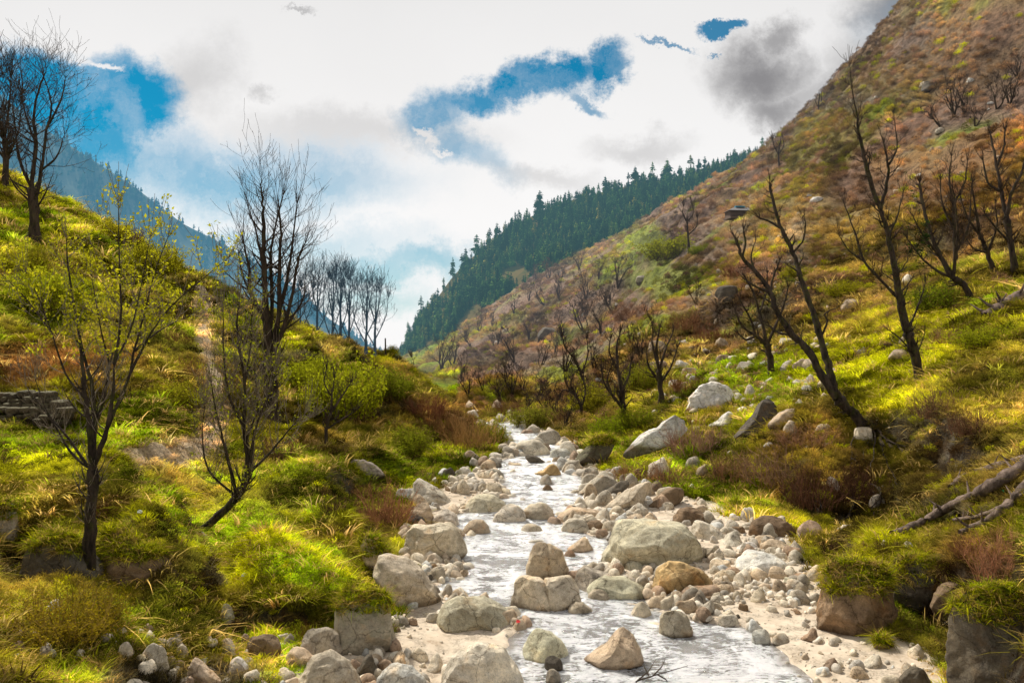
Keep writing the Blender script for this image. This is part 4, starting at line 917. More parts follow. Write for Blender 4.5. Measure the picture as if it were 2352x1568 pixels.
LG = (.30,.33,.015)
hero('bare_tree', 'nearest thin tree in the left foreground with dark trunk and pale forking branches', (200,1345), D=15.0, limbs=[
 (17,15,[(200,1345),(207,1230),(213,1090)]),
 (11,2.2,[(213,1090),(207,1000),(196,930),(188,830),(170,780)]),(3.5,.8,[(196,930),(150,870),(118,775),(85,690),(60,640)]),(3,.7,[(118,775),(60,700),(0,640)]),
 (8,1.5,[(213,1090),(218,990),(212,900),(190,820),(160,650),(152,560)]),(6.5,1.2,[(218,990),(238,930),(252,850),(270,780)]),
 (9,2,[(213,1090),(245,1000),(262,900),(262,850)]),(4.5,1,[(262,850),(278,740),(274,620),(272,480)]),(5,1.2,[(245,1000),(295,880),(308,820),(330,740),(355,640),(385,560)]),
 (4,1,[(295,880),(340,790),(390,720),(470,650),(520,610)]),(4,.9,[(262,850),(300,770),(320,690),(345,560)]),(4,1,[(308,820),(370,770),(450,730)]),
 (5,1,[(213,1090),(170,1060),(120,980),(60,900)]),(5,1,[(200,1080),(150,1010),(110,960),(80,880)]),(3.5,.8,[(252,850),(230,760),(210,640)])],
 bark='mossbark', twig='pale', spawn=9, slen=95, lvl=1, opt=dict(up=.16, wob=.07, rpx=.5), leaves=((.42,.42,.015),.42,6), knob=False, seed=3, lp=lambda t, px: t.z > px*520)
hero('bare_tree', 'leaning multi stemmed tree with a curved trunk above the bright green mound', (450,1212), [
 (12,10,[(450,1212),(500,1185),(545,1140),(572,1085)]),
 (6,1.5,[(545,1140),(520,1040),(500,960),(485,880)]),(6.5,2,[(572,1085),(560,980),(562,880),(545,760),(550,690)]),(5,1.5,[(572,1085),(585,990),(620,900),(635,850)]),
 (5,1.2,[(572,1085),(620,1040),(665,985),(700,950)]),(5,1.5,[(560,980),(530,920),(515,840),(512,720)]),(4,1,[(545,1140),(480,1080),(465,1000),(470,930)]),(5,1.5,[(572,1085),(570,1000),(590,940),(585,850)]),
 (4,1.4,[(562,880),(575,800),(580,700)])],
 bark='mossbark', twig='pale', spawn=20, slen=100, lvl=1, opt=dict(up=.2, wob=.06), leaves=(LG,.12,4.5), knob=False, seed=5)
hero('bare_tree', 'big dark bare tree with many upright limbs on the left bank', (628,985), [
 (20,19,[(628,985),(622,900),(618,830)]),
 (10,3,[(618,830),(608,740),(578,680),(572,620),(560,560)]),(11,1,[(618,830),(612,720),(606,620),(605,520),(602,455),(600,410)]),(9,2,[(618,830),(640,720),(642,620),(645,540),(642,480)]),
 (8,2,[(618,830),(648,760),(668,690),(685,600),(700,560)]),(7,2,[(618,830),(625,700),(622,600),(630,530),(650,450)]),(6,2,[(640,720),(660,640),(672,560),(682,470)]),
 (6,2,[(608,740),(590,700),(560,640),(548,585)]),(6,1.5,[(618,900),(575,845),(555,815),(548,780)]),(5,1.5,[(648,760),(690,700),(700,670)]),(5,1.3,[(606,620),(590,540),(572,480)])],
 spawn=11, slen=120, lvl=2, opt=dict(up=.10, wob=.09, nch=2, rpx=.3), seed=8)
hero('bare_tree', 'tall dark bare tree with a forked trunk on the upper left slope', (82,552), [
 (14,11,[(82,552),(78,480),(72,430)]),(7,1.5,[(72,430),(82,330),(77,270),(90,205),(106,160)]),(6,1.5,[(78,480),(95,390),(105,310),(118,240),(98,170)]),
 (5,1.2,[(72,430),(45,370),(35,295),(28,230)]),(4,1,[(95,390),(130,360),(148,310)]),(4,1,[(82,330),(55,250),(50,170)]),(4,1,[(105,300),(140,230),(150,180)])],
 spawn=13, slen=110, lvl=2, opt=dict(up=.06, wob=.10, nch=3, rpx=.3), seed=11)
hero('bare_tree', 'reddish brown bare tree at the left edge behind the tall dark forked one', (12,430), [
 (9,7,[(12,430),(14,370),(10,320)]),(5,1.2,[(10,320),(20,250),(25,180)]),(5,1.2,[(10,320),(-10,240),(-20,160)]),(4,1,[(14,370),(40,310),(50,240)]),(4,1,[(14,370),(-20,320),(-40,260)])],
 twig='stem_brown' if 'stem_brown' in M else 'twig', spawn=26, slen=80, lvl=2, opt=dict(up=.12, nch=3), seed=12)
for k, (bx_, by_, ty, lb) in enumerate([(727,748,545,'leftmost of the blue grey feathery trees on the left bank crest, standing apart'),(762,764,575,'slim feathery tree, first of the middle clump on the left bank crest'),
   (780,770,565,'slim feathery tree, second of the middle clump on the left bank crest'),(800,774,580,'slim feathery tree, last of the middle clump on the left bank crest'),
   (840,786,602,'feathery tree, left one of the rightmost pair on the left bank crest'),(860,790,608,'feathery tree, right one of the rightmost pair on the left bank crest')]):
    w_ = 26 if k in (0,4,5) else 18
    hero('feathery_tree', lb, (bx_,by_), [(5.2,1.2,[(bx_,by_),(bx_+2,(by_+ty)/2),(bx_+4,ty+20)]),(2.2,.7,[(bx_+1,by_-55),(bx_+w_,by_-110),(bx_+w_*1.2,ty+30)]),(2.2,.7,[(bx_+1,by_-40),(bx_-w_,by_-95),(bx_-w_,ty+30)]),(1.8,.6,[(bx_+2,(by_+ty)/2),(bx_+w_*.5,ty+30),(bx_+w_*.6,ty+5)]),(1.8,.6,[(bx_+2,(by_+ty)/2),(bx_-w_*.5,ty+30),(bx_-w_*.4,ty+8)])],
      D=59, bark='bluetwig', twig='bluetwig', spawn=18, slen=44, lvl=2, opt=dict(up=.16, nch=2, rpx=.25), group='feathery trees on the left bank crest', knob=False, seed=20+k)
hero('feathery_tree', 'faint blue grey bare tree seen behind the big dark tree on the left', (690,722), [(3,1,[(690,722),(690,640),(692,580)]),(2,.7,[(690,680),(715,620),(720,580)]),(2,.7,[(690,680),(665,620),(660,570)])], D=60, bark='bluetwig', twig='bluetwig', spawn=26, slen=45, lvl=2, opt=dict(nch=3, rpx=.33), knob=False, seed=31)
hero('bare_tree', 'leaning black tree with twin trunks springing from one root on the right bank', (1995,968), [
 (17,13,[(1995,968),(1960,950),(1925,915)]),(12.5,5,[(1925,915),(1885,860),(1862,812),(1820,768),(1785,715),(1770,672),(1735,625),(1705,590),(1688,545)]),
 (11.5,4.5,[(1925,915),(1905,850),(1885,775),(1862,700),(1838,640),(1822,580),(1795,525),(1780,480),(1768,425)]),
 (4.5,3,[(1795,525),(1765,508),(1745,501)]),(4.5,2.5,[(1770,672),(1775,640),(1790,600)]),(4.5,3,[(1705,590),(1712,560),(1708,530)]),(4,1.5,[(1885,775),(1900,740),(1895,720),(1925,705)]),
 (4,1.5,[(1735,625),(1725,590),(1735,555)]),(4,2,[(1820,768),(1790,765),(1770,750),(1750,740)]),(4,2,[(1822,580),(1845,550),(1850,510)]),(5,3,[(1770,672),(1740,660),(1715,645)]),
 (6,3,[(1995,968),(2015,985),(2020,1020)])],
 bark='mossbark', spawn=8, slen=46, lvl=1, opt=dict(up=.07, wob=.14), seed=41)
hero('bare_tree', 'tall single trunk black tree with a thin top, leaning left on the right slope', (2117,868), [
 (13,12,[(2117,868),(2100,815),(2085,760)]),(12,6,[(2085,760),(2068,690),(2056,620),(2040,540),(2022,480)]),(7.5,3.5,[(2022,480),(2000,420),(1985,360),(1972,300),(1970,270)]),(2.5,.8,[(1970,270),(1958,210),(1952,150)]),
 (6,2.5,[(2022,480),(2035,430),(2040,380),(2030,330)]),(3.5,1.2,[(2040,380),(2060,340),(2055,280)]),(5,2,[(2068,690),(2020,640),(1985,600),(1965,540),(1940,470)]),(3.5,1.5,[(1985,600),(1950,575),(1930,545)]),
 (4,1.5,[(2085,760),(2110,700),(2125,650)]),(4,1.5,[(2040,540),(2060,500),(2075,440)]),(3.5,1.5,[(2100,815),(2070,780),(2045,760)])],
 bark='mossbark', spawn=11, slen=60, lvl=1, opt=dict(up=.1, wob=.12), seed=43)
hero('bare_tree', 'low spreading pollard tree with knobbly limbs between the twin trunk tree and the slope', (1773,866), [
 (9,8,[(1773,866),(1768,820),(1762,790)]),(6,3,[(1762,790),(1735,770),(1705,750),(1690,715)]),(5.5,2.5,[(1762,790),(1745,720),(1730,670),(1712,640)]),(5,2.5,[(1762,790),(1785,740),(1800,700),(1810,660)]),
 (4.5,2.5,[(1735,770),(1715,780),(1695,765)]),(4,2,[(1745,720),(1760,670),(1762,630)]),(4.5,2.5,[(1735,770),(1725,735),(1700,690)])],
 spawn=10, slen=40, lvl=1, opt=dict(up=.14, wob=.15), seed=45)
hero('ivy_covered_tree', 'leaning tree wrapped in dark green ivy on the upper right slope', (2238,692), [
 (9,8,[(2238,692),(2215,655),(2190,640)]),(8,4,[(2190,640),(2160,590),(2135,530),(2120,470),(2112,420)]),(5,2,[(2190,640),(2150,620),(2115,590),(2085,550)]),(4,2,[(2160,590),(2120,540),(2098,500)]),(5,2,[(2190,640),(2195,580),(2200,520),(2190,440)]),(4,1.5,[(2195,580),(2225,520),(2230,450)])],
 spawn=14, slen=45, lvl=1, leaves=((.022,.045,.012),.8,4), cat='tree', seed=47, lp=lambda t, px: abs(t.x+px*112+(t.z-px*150)*.12) < px*13)
hero('bare_tree', 'dark forked pollard tree at the far right of the upper slope', (2333,622), [
 (9,8,[(2333,622),(2322,560),(2312,500)]),(7,3,[(2312,500),(2300,440),(2290,380),(2275,310)]),(6,3,[(2312,500),(2325,440),(2345,400),(2360,350)]),(5,2.5,[(2300,440),(2270,420),(2258,370)]),(4.5,2.5,[(2290,380),(2305,340),(2308,300)]),(4,2,[(2322,560),(2285,520),(2262,490)])],
 spawn=12, slen=48, lvl=1, opt=dict(wob=.14), seed=49)
hero('bare_tree', 'slender dark tree leaning left, just left of the forked pollard tree at the far right', (2290,628), [
 (7,6,[(2290,628),(2268,580),(2250,540)]),(5,2,[(2250,540),(2240,480),(2232,425)]),(4.5,2,[(2250,540),(2222,500),(2205,450)]),(4,1.5,[(2268,580),(2290,520),(2285,470)]),(4,1.5,[(2268,580),(2235,570),(2215,540)])],
 spawn=12, slen=42, lvl=1, opt=dict(wob=.14), seed=51)
hero('bare_tree', 'bare tree with upright limbs standing behind the ivy covered tree', (2196,640), [(6,5,[(2196,640),(2192,560),(2190,500)]),(4,1.5,[(2190,500),(2180,440),(2185,390)]),(4,1.5,[(2190,500),(2215,450),(2222,400)]),(4,1.5,[(2192,560),(2165,500),(2160,440)])], D=52, spawn=14, slen=44, lvl=1, seed=53)
hero('bare_tree', 'black knobbly tree by the right bank above the dark mossy leaning boulder', (1440,990), [
 (9,8,[(1440,990),(1432,940),(1428,900)]),(6,3,[(1428,900),(1420,850),(1416,800),(1424,765)]),(5.5,2.5,[(1432,940),(1405,905),(1388,880),(1382,850)]),(5,2.5,[(1428,900),(1445,860),(1450,830)]),(4,2,[(1405,905),(1395,870),(1405,840)]),(4,2,[(1420,850),(1400,810),(1402,780)])],
 spawn=16, slen=42, lvl=1, opt=dict(wob=.14), seed=55)
hero('bare_tree', 'dark pollard tree with many upright limbs left of the big white angular boulder', (1522,930), [
 (8,7,[(1522,930),(1517,880),(1514,850)]),(5,2.5,[(1514,850),(1508,800),(1515,755)]),(5,2.5,[(1514,850),(1530,800),(1545,765)]),(4.5,2.2,[(1517,880),(1490,840),(1485,800)]),(4.5,2.2,[(1517,880),(1542,840),(1555,800)]),(4,2,[(1514,850),(1498,790),(1500,765)])],
 spawn=14, slen=34, lvl=1, opt=dict(wob=.12), seed=57)
hero('bare_tree', 'small dark leafless tree beside the lime bush on the left bank', (748,1025), [
 (6,5,[(748,1025),(750,985),(760,950)]),(4,1.8,[(760,950),(762,910),(768,870)]),(4,1.8,[(760,950),(785,910),(805,880)]),(3.5,1.5,[(750,985),(790,960),(815,945)]),(3,1.2,[(762,910),(745,880),(750,850)])],
 spawn=18, slen=42, lvl=1, opt=dict(wob=.13), seed=59)
hero('bare_tree', 'dark tree arching left over the head of the stream on the right', (1330,965), [
 (6,5,[(1330,965),(1335,935),(1320,905)]),(4,1.5,[(1320,905),(1295,895),(1285,915)]),(4,1.5,[(1320,905),(1300,880),(1295,850)]),(4,1.5,[(1335,935),(1345,900),(1340,860)])], spawn=18, slen=36, lvl=1, opt=dict(wob=.15), seed=61)
hero('bare_tree', 'crooked dark tree leaning left above the head of the stream', (1345,900), [(5,4,[(1345,900),(1335,860),(1320,825)]),(3.5,1.5,[(1320,825),(1300,800),(1292,775)]),(3.5,1.5,[(1335,860),(1350,815),(1348,780)])], spawn=18, slen=34, lvl=1, seed=63)
hero('bare_tree', 'slim bare tree standing beside the green bushes below the hut', (1584,582), [(4,3,[(1584,582),(1580,540),(1578,510)]),(2.4,1,[(1578,510),(1568,490),(1570,475)]),(2.4,1,[(1578,510),(1592,490),(1590,470)]),(2.4,1,[(1580,540),(1600,520),(1602,500)])], spawn=16, slen=24, lvl=1, opt=dict(rpx=.35), seed=65)
hero('bare_tree', 'lone bare tree near the top of the right hill where it meets the forest ridge', (1790,383), [(3,2,[(1790,383),(1788,355),(1790,335)]),(2,1,[(1788,355),(1778,335),(1775,320)]),(2,1,[(1788,355),(1800,335),(1798,318)])], spawn=16, slen=22, lvl=1, opt=dict(rpx=.3), seed=67)
hero('bare_tree', 'tiny lone tree standing against the sky on the right hill skyline', (1882,240), [(2.5,2,[(1882,240),(1880,220),(1882,195)]),(1.6,.8,[(1880,220),(1874,210),(1875,200)]),(1.6,.8,[(1880,220),(1888,212),(1887,202)])], D=147, spawn=14, slen=14, lvl=1, opt=dict(rpx=.3), seed=69)
hero('bare_tree', 'thin leaning tree at the end of the left bank crest beside the wooden pole', (925,842), [(3,2.2,[(925,842),(928,815),(940,780)]),(1.6,.8,[(928,815),(915,790),(910,775)]),(1.6,.8,[(940,780),(950,760),(946,748)])], D=62, spawn=16, slen=26, lvl=1, opt=dict(rpx=.35), seed=71)
# repeats on the far slope: three kinds copied
FT = []
for k in range(4):
    rnd = random.Random(80+k); TB, TW = Tubes(), Tubes(); tips = []
    o = dict(OPT); o.update(rmin=.016, thick=.05, seg=.5, wob=.15, up=.10, nch=3)
    for s_ in range(3):
        grow(TB, TW, Vector((0,0,-.2)), Vector((rnd.gauss(0,.28),rnd.gauss(0,.28),1)), 3.4*rnd.uniform(.7,1.1), .13*rnd.uniform(.7,1), 3, dict(o, nch=4), rnd, tips)
    FT.append((TB.build('trunk'), TW.build('twigs')))
    FT[-1][0].materials.append(M['bark']); FT[-1][1].materials.append(M['twig'])
spots = [(1100,760),(1130,745),(1180,720),(1215,690),(1250,700),(1290,640),(1330,620),(1215,780),(1240,840),(1285,690),(1345,690),(1375,640),(1085,800),(1040,840),(1015,850),(1060,880),(1105,900),(1160,880),(1200,905),
 (1250,910),(1345,760),(1400,700),(1420,660),(1380,770),(1410,720),(1450,790),(1300,860),(1275,820),(1180,830),(1140,800),(1075,910),(1290,780),(1320,740),(1365,850),(1470,830),(1230,650),(1260,640),(1600,700),(2190,270),(2215,262),(2160,290),(2290,250),(2320,245),(1150,940),(1200,960),(1255,950),(1175,910),(1310,900),(1225,930),(1280,960),(1360,930),(1300,985),(1640,740),(2240,290),(2335,180),(1500,760)]
for k, (a, b) in enumerate(spots):
    g = hit(a, b); root = empty('small_bare_tree', g); s_ = random.uniform(.75,1.15)*min(max(g.y/95,.62),1.6)
    root.scale = (s_,)*3; root.rotation_euler = (0,0,random.uniform(0,6.28))
    link('trunk', FT[k % 4][0], None, root); link('crown', FT[k % 4][1], None, root)
    reg = 'high on the right hill' if a > 2100 else ('on the lower far slope near the valley bottom' if b > 880 else ('on the middle of the far brown slope' if b > 740 else 'on the upper terraces of the far slope'))
    tag(root, f'small leafless tree {reg}', 'bare tree', f'small leafless trees {reg}')

# ------------------------------------------------------------------ shrubs
def shrub_proto(seed, stems, leafy, dense=1.0, ls=.05):
    rnd = random.Random(seed); TW = Tubes(); V, Fq = [], []
    for _ in range(stems):
        a = rnd.uniform(0,6.283); b = rnd.random()**.6*.62; p = Vector((math.cos(a)*b, math.sin(a)*b, -.05)); e = rnd.random()*1.0*(.4+b); a += rnd.gauss(0,.5)
        d = Vector((math.cos(a)*e, math.sin(a)*e, 1)).normalized(); L_ = rnd.uniform(.35,1.15)*(1.05-.5*b); pts = [p]; n_ = 5
        for k in range(n_):
            d = (d+Vector((rnd.gauss(0,.14),rnd.gauss(0,.14),rnd.gauss(0,.05)+.03))).normalized(); pts.append(pts[-1]+d*L_/n_)
        TW.add(pts, [.009*(1-.85*k/n_)+.0012 for k in range(n_+1)], 3)
        for _c in range(3 if leafy else 5):
            k = rnd.randint(1, n_-1); q = pts[k]; d2 = (d+Vector((rnd.gauss(0,.6),rnd.gauss(0,.6),rnd.gauss(0,.4)))).normalized(); l2 = rnd.uniform(.12,.4)
            pp = [q, q+d2*l2*.5, q+(d2+Vector((rnd.gauss(0,.2),rnd.gauss(0,.2),.15)))*l2]; TW.add(pp, [.005,.0035,.0018], 3); pts2 = pts+pp
            if leafy:
                for q2 in pp[1:]+[pts[k]]:
                    for _l in range(int(6*dense)):
                        c = q2+Vector((rnd.gauss(0,1),rnd.gauss(0,1),rnd.gauss(0,1)))*.045; a2 = Vector((rnd.gauss(0,1),rnd.gauss(0,1),rnd.gauss(0,1))).normalized(); b2 = a2.cross(Vector((rnd.gauss(0,1),rnd.gauss(0,1),1))).normalized()
                        s_ = ls*rnd.uniform(.5,1.4); m_ = len(V); V += [tuple(c), tuple(c+a2*s_*.5+b2*s_*.35), tuple(c+a2*s_*1.2), tuple(c+a2*s_*.5-b2*s_*.35)]; Fq.append((m_,m_+1,m_+2,m_+3))
    sm_ = TW.build('stems'); sm_.materials.append(M['stem'])
    lm = None
    if V: lm = mesh_np('leaves', V, Fq, False); lm.materials.append(M['leaf'])
    return sm_, lm
BARE = [shrub_proto(200+k, 120, False) for k in range(3)]; LEAFY = [shrub_proto(220+k, 110, True, 1.4) for k in range(3)]; FINE = shrub_proto(240, 230, True, 1.0, .026)
SHR = [ # cx, bottom y, half width px, height px, kind, stem colour, leaf colour, label
 (1600,1045,85,105,'b',(.42,.26,.19),0,'pinkish leafless shrub in front of the long white rock slab'),
 (1530,1110,75,70,'b',(.36,.21,.12),0,'russet leafless shrub above the largest leaning slab'),
 (1450,1105,60,60,'b',(.38,.22,.11),0,'low russet shrub above the dark grey boulder by the water'),
 (1680,1100,70,90,'b',(.34,.20,.11),0,'brown leafless shrub below the black craggy boulder'),
 (1780,1110,105,110,'b',(.34,.22,.14),0,'widest brown leafless thicket on the right bank'),
 (1870,1160,95,130,'b',(.13,.065,.04),0,'dark brown leafless shrub hanging over the right hollow'),
 (1860,1030,90,75,'b',(.36,.21,.12),0,'light brown shrub just left of the twin trunk tree root'),
 (1960,1150,80,110,'b',(.09,.045,.028),0,'very dark thicket in the hollow under the twin trunk tree'),
 (2160,960,75,90,'b',(.26,.15,.09),0,'brown leafless shrub on the right bank right of the twin trunk tree'),
 (2230,1000,70,90,'b',(.15,.08,.045),0,'brown twiggy shrub on the right slope above the fallen logs'),
 (2310,1330,95,160,'b',(.36,.18,.10),0,'reddish leafless shrub at the right edge above the black outcrop'),
 (2240,1280,60,70,'b',(.22,.10,.05),0,'small reddish shrub left of the one at the right edge'),
 (1930,1290,55,110,'b',(.10,.06,.035),0,'dark upright twiggy bush at the tip of the grassy ledge'),
 (890,1215,90,140,'b',(.36,.18,.09),0,'large red brown leafless shrub over the smooth left bank boulders'),
 (840,1160,60,70,'b',(.24,.12,.06),0,'brown leafless shrub just above the large red brown one on the left'),
 (760,1190,40,80,'b',(.10,.06,.035),0,'dark broken stems on the left bank beside the red brown shrub'),
 (1080,1040,75,120,'b',(.42,.26,.10),0,'orange brown feathery shrub where the left bank meets the stream'),
 (1030,1010,60,100,'b',(.26,.14,.06),0,'brown feathery shrub left of the orange brown one'),
 (985,960,60,90,'b',(.25,.11,.06),0,'reddish shrub at the end of the left bank crest'),
 (1130,1030,42,75,'l',(.12,.08,.03),(.27,.28,.02),'yellow green bush at the left edge of the stream head'),
 (640,1060,70,80,'b',(.16,.09,.045),0,'brown twiggy shrub at the foot of the big dark tree'),
 (410,800,40,60,'b',(.26,.13,.06),0,'brown shrub beside the footpath on the left slope'),
 (420,870,60,70,'b',(.28,.16,.06),0,'ochre leafless shrub behind the ploughed patch on the left'),
 (790,960,105,150,'l',(.16,.11,.04),(.34,.38,.015),'largest lime green bush on the left bank right of the big dark tree'),
 (710,900,70,90,'l',(.16,.11,.04),(.32,.36,.015),'lime bush touching the right side of the big dark tree'),
 (900,920,60,80,'l',(.16,.11,.04),(.20,.24,.015),'green bush on the left bank crest near the wooden pole'),
 (930,1050,60,80,'l',(.14,.09,.03),(.20,.23,.015),'green bush low on the left bank above the grey stones'),
 (110,720,80,120,'l',(.16,.11,.04),(.36,.40,.015),'large bright yellow green bush on the left slope behind the thin tree'),
 (50,640,60,80,'l',(.16,.11,.04),(.33,.33,.015),'yellow green bush at the left edge below the tall dark tree'),
 (250,560,60,60,'l',(.16,.11,.04),(.34,.32,.015),'yellow bush on the skyline left of the middle of the left slope'),
 (350,640,70,100,'l',(.16,.11,.04),(.34,.34,.015),'yellow green bush on the left slope near the skyline'),
 (385,632,38,60,'l',(.16,.11,.04),(.26,.24,.02),'olive bush on the skyline above the footpath'),
 (390,940,70,70,'l',(.16,.11,.04),(.27,.27,.015),'yellow green bush beside the ploughed patch on the left'),
 (300,560,40,50,'b',(.25,.12,.07),0,'reddish leafless shrub on the left skyline'),
 (150,1640,150,135,'l',(.30,.22,.05),(.38,.30,.02),'yellow feathery bush filling the bottom left corner'),
 (150,1610,120,150,'l',(.30,.22,.05),(.36,.31,.02),'') ,
 (1540,600,75,60,'l',(.12,.08,.03),(.24,.27,.01),'round yellow green bush on the terrace of the right hillside'),
 (1610,590,30,26,'l',(.12,.08,.03),(.17,.22,.01),'small green bush right of the round one on the terrace'),
 (1690,568,18,14,'l',(.12,.08,.03),(.22,.28,.01),'tiny green bush on the bare terrace below the hut'),
 (1370,960,60,90,'l',(.15,.09,.04),(.27,.26,.02),'olive yellow bush left of the black knobbly tree'),
 (1400,1010,50,60,'l',(.15,.09,.04),(.24,.31,.012),'bright green bush above the dark mossy leaning boulder'),
 (1480,900,50,70,'l',(.15,.09,.04),(.24,.26,.02),'yellow green bush between the two dark trees on the right bank'),
 (1580,900,60,60,'b',(.26,.13,.06),0,'brown shrub right of the dark pollard tree'),
 (1460,990,55,60,'l',(.15,.09,.04),(.22,.26,.015),'green bush at the left end of the long white rock slab'),
 (1270,980,60,70,'b',(.20,.12,.06),0,'grey brown thicket at the head of the stream'),
 (1220,985,50,60,'l',(.15,.09,.04),(.24,.25,.03),'pale green bush at the head of the stream'),
 (1300,930,60,70,'b',(.22,.13,.07),0,'brown thicket on the slope above the stream head'),
 (1170,960,60,60,'b',(.22,.12,.06),0,'brown thicket behind the orange brown shrub'),
 (2150,720,60,80,'l',(.15,.09,.04),(.17,.22,.015),'green bush right of the tall single trunk tree'),
 (2270,800,80,60,'l',(.15,.09,.04),(.29,.33,.015),'bright green bush below the upper log on the right slope'),
 (2180,790,60,50,'b',(.32,.20,.10),0,'pale brown tussock shrub on the right slope'),
 (1950,690,60,50,'l',(.15,.09,.04),(.28,.28,.015),'yellow bush behind the tall single trunk tree'),
 (1830,650,40,40,'l',(.15,.09,.04),(.28,.28,.02),'yellow green bush behind the twin trunk tree'),
 (2090,640,50,40,'l',(.15,.09,.04),(.25,.27,.02),'yellow green bush left of the ivy covered tree'),
 (1700,640,60,50,'b',(.24,.12,.08),0,'brown shrub above the dark rock outcrop'),
 (1640,790,60,50,'b',(.25,.12,.07),0,'russet shrub above the stony green turf'),
 (1580,760,60,60,'b',(.25,.13,.07),0,'brown shrub on the slope behind the dark pollard tree'),
 (1450,740,60,60,'b',(.22,.12,.07),0,'brown shrub at the foot of the green terrace'),
 (700,1480,36,70,'b',(.22,.11,.04),0,'thin reddish stems growing from the mossy ledge at the bottom left'),
 (2060,1270,60,50,'b',(.16,.12,.03),0,'low twiggy plant on top of the grassy ledge'),
 (260,1180,60,70,'b',(.20,.11,.04),0,'brown twigs behind the dark foreground trunk')]
for k, (cx_, by_, hw, hp, kind, sc_, lc, label) in enumerate(SHR):
    if not label: continue
    g = hit(cx_, min(by_, 1560)-6); 
    if by_ > 1568: g = Vector(((cx_-CX)/F*13.2, 13.2, float(height((cx_-CX)/F*13.2, 13.2))))
    px = g.y/F; sm_, lm = FINE if by_ > 1568 else (BARE if kind == 'b' else LEAFY)[k % 3]
    root = empty('leafy_bush' if kind == 'l' else 'leafless_shrub', g+Vector((0,0,-.05))); root.scale = (hw*px*1.1, hw*px*1.0, hp*px*(.82 if kind == 'b' else .95)); root.rotation_euler = (0,0,random.uniform(0,6.28))
    a = link('stems', sm_, None, root); a.color = (*sc_, 1)
    if lm: b = link('leaves', lm, None, root); b.color = (*lc, 1)
    tag(root, label, 'bush' if kind == 'l' else 'shrub')

# ------------------------------------------------------------------ logs, wall, hut, pole, scraps
def log_obj(name, label, path, r0, r1, D0=None, sides=()):
    rnd = random.Random(len(label)); pts = [hit(a, b) for a, b in path]; px = pts[0].y/F; g = pts[0].copy()
    mid = sum(p_.y for p_ in pts)/len(pts)
    pts = [P(a, b, h_.y-.45)+Vector((0,0,r0*px*.6+.05))-g for (a, b), h_ in zip(path, pts)]
    r0 *= 1.25; r1 *= 1.3; sp = smooth_path(pts, rnd, 6, r0*px*.10); m_ = len(sp); T1 = Tubes(); T1.add(sp, [px*(r0+(r1-r0)*k/(m_-1))*(1+rnd.uniform(-.15,.15)) for k in range(m_)], 10)
    o = empty(name, g); link('trunk', T1.build('trunk'), M['log'], o)
    T2 = Tubes()
    for _ in range(6):
        k = rnd.randint(2, m_-2); d = Vector((rnd.gauss(0,1), rnd.gauss(0,1), .5)).normalized(); T2.add([sp[k], sp[k]+d*px*20, sp[k]+d*px*38+Vector((0,0,px*6))], [px*r0*.35, px*r0*.2, px*1], 5)
    link('branch_stubs', T2.build('stubs'), M['log'], o); tag(o, label, 'log')
log_obj('fallen_log', 'longest fallen grey log running down left across the right bank', [(2370,1070),(2290,1120),(2230,1153),(2170,1180),(2120,1208),(2050,1238)], 12, 6)
log_obj('fallen_log', 'fallen log above and parallel to the longest one on the right bank', [(2365,1064),(2290,1082),(2220,1102),(2184,1128)], 9, 7)
log_obj('fallen_log', 'lower fallen branch below the longest log at the right edge', [(2365,1118),(2310,1175),(2265,1208),(2205,1235)], 10, 5)
log_obj('fallen_log', 'weathered dark log on the turf at the right edge higher up the slope', [(2370,680),(2330,695),(2295,715),(2262,735)], 11, 6)
log_obj('fallen_log', 'thin fallen branch between the longest log and the lower branch', [(2300,1175),(2240,1195),(2190,1200)], 5, 3)

def drift_branch():
    g = P(1500, 1556, Dw(1560)); T1 = Tubes(); px = g.y/F
    for path in ([(1460,1566),(1490,1540),(1505,1515)],[(1465,1562),(1510,1548),(1580,1528)],[(1490,1550),(1480,1530),(1478,1520)],[(1510,1548),(1530,1560),(1540,1575)],[(1500,1551),(1520,1530),(1528,1512)]):
        T1.add([P(a,b,g.y-.2+.1*i)-g for i,(a,b) in enumerate(path)], [px*2,px*1.3,px*.7], 5)
    o = link('driftwood_branch', T1.build('branch'), M['bark'], loc=g); tag(o, 'dark forked twig branch caught in the shallows at the bottom of the stream', 'branch')
drift_branch()

for rk, (lb, pth) in enumerate([('tangle of roots hanging under the leaning twin trunk tree', [[(1990,975),(1970,1010),(1975,1060)],[(2000,980),(2010,1030),(2000,1090)],[(2015,985),(2050,1020),(2085,1030)],[(2005,985),(1985,1040),(1950,1070)],[(2020,1000),(2040,1060),(2060,1110)],[(2030,1000),(2085,1050),(2140,1070)]]),
      ('loose brown roots sticking out of the earth bank below the thicket', [[(1900,1110),(1930,1140),(1990,1150)],[(1920,1100),(1880,1150),(1890,1180)],[(1990,1110),(2020,1140),(2010,1180)],[(1940,1120),(1960,1160),(1945,1190)]])]):
    g = hit(*pth[0][0]); px = g.y/F; T1 = Tubes(); rr_ = random.Random(rk)
    for p_ in pth:
        for c_ in range(4):
            pts = [P(a+rr_.gauss(0,8)*(q>0), b+rr_.gauss(0,8)*(q>0), min(hit(a,b).y, g.y+1.5)-.15*q)-g for q, (a,b) in enumerate(p_)]
            sp_ = smooth_path(pts, rr_, 6, px*1.6); T1.add(sp_, [px*(3.2-2.4*k/len(sp_))*rr_.uniform(.6,1.2) for k in range(len(sp_))], 5)
    o = link('exposed_roots', T1.build('roots'), M['bark'], loc=g); tag(o, lb, 'roots')
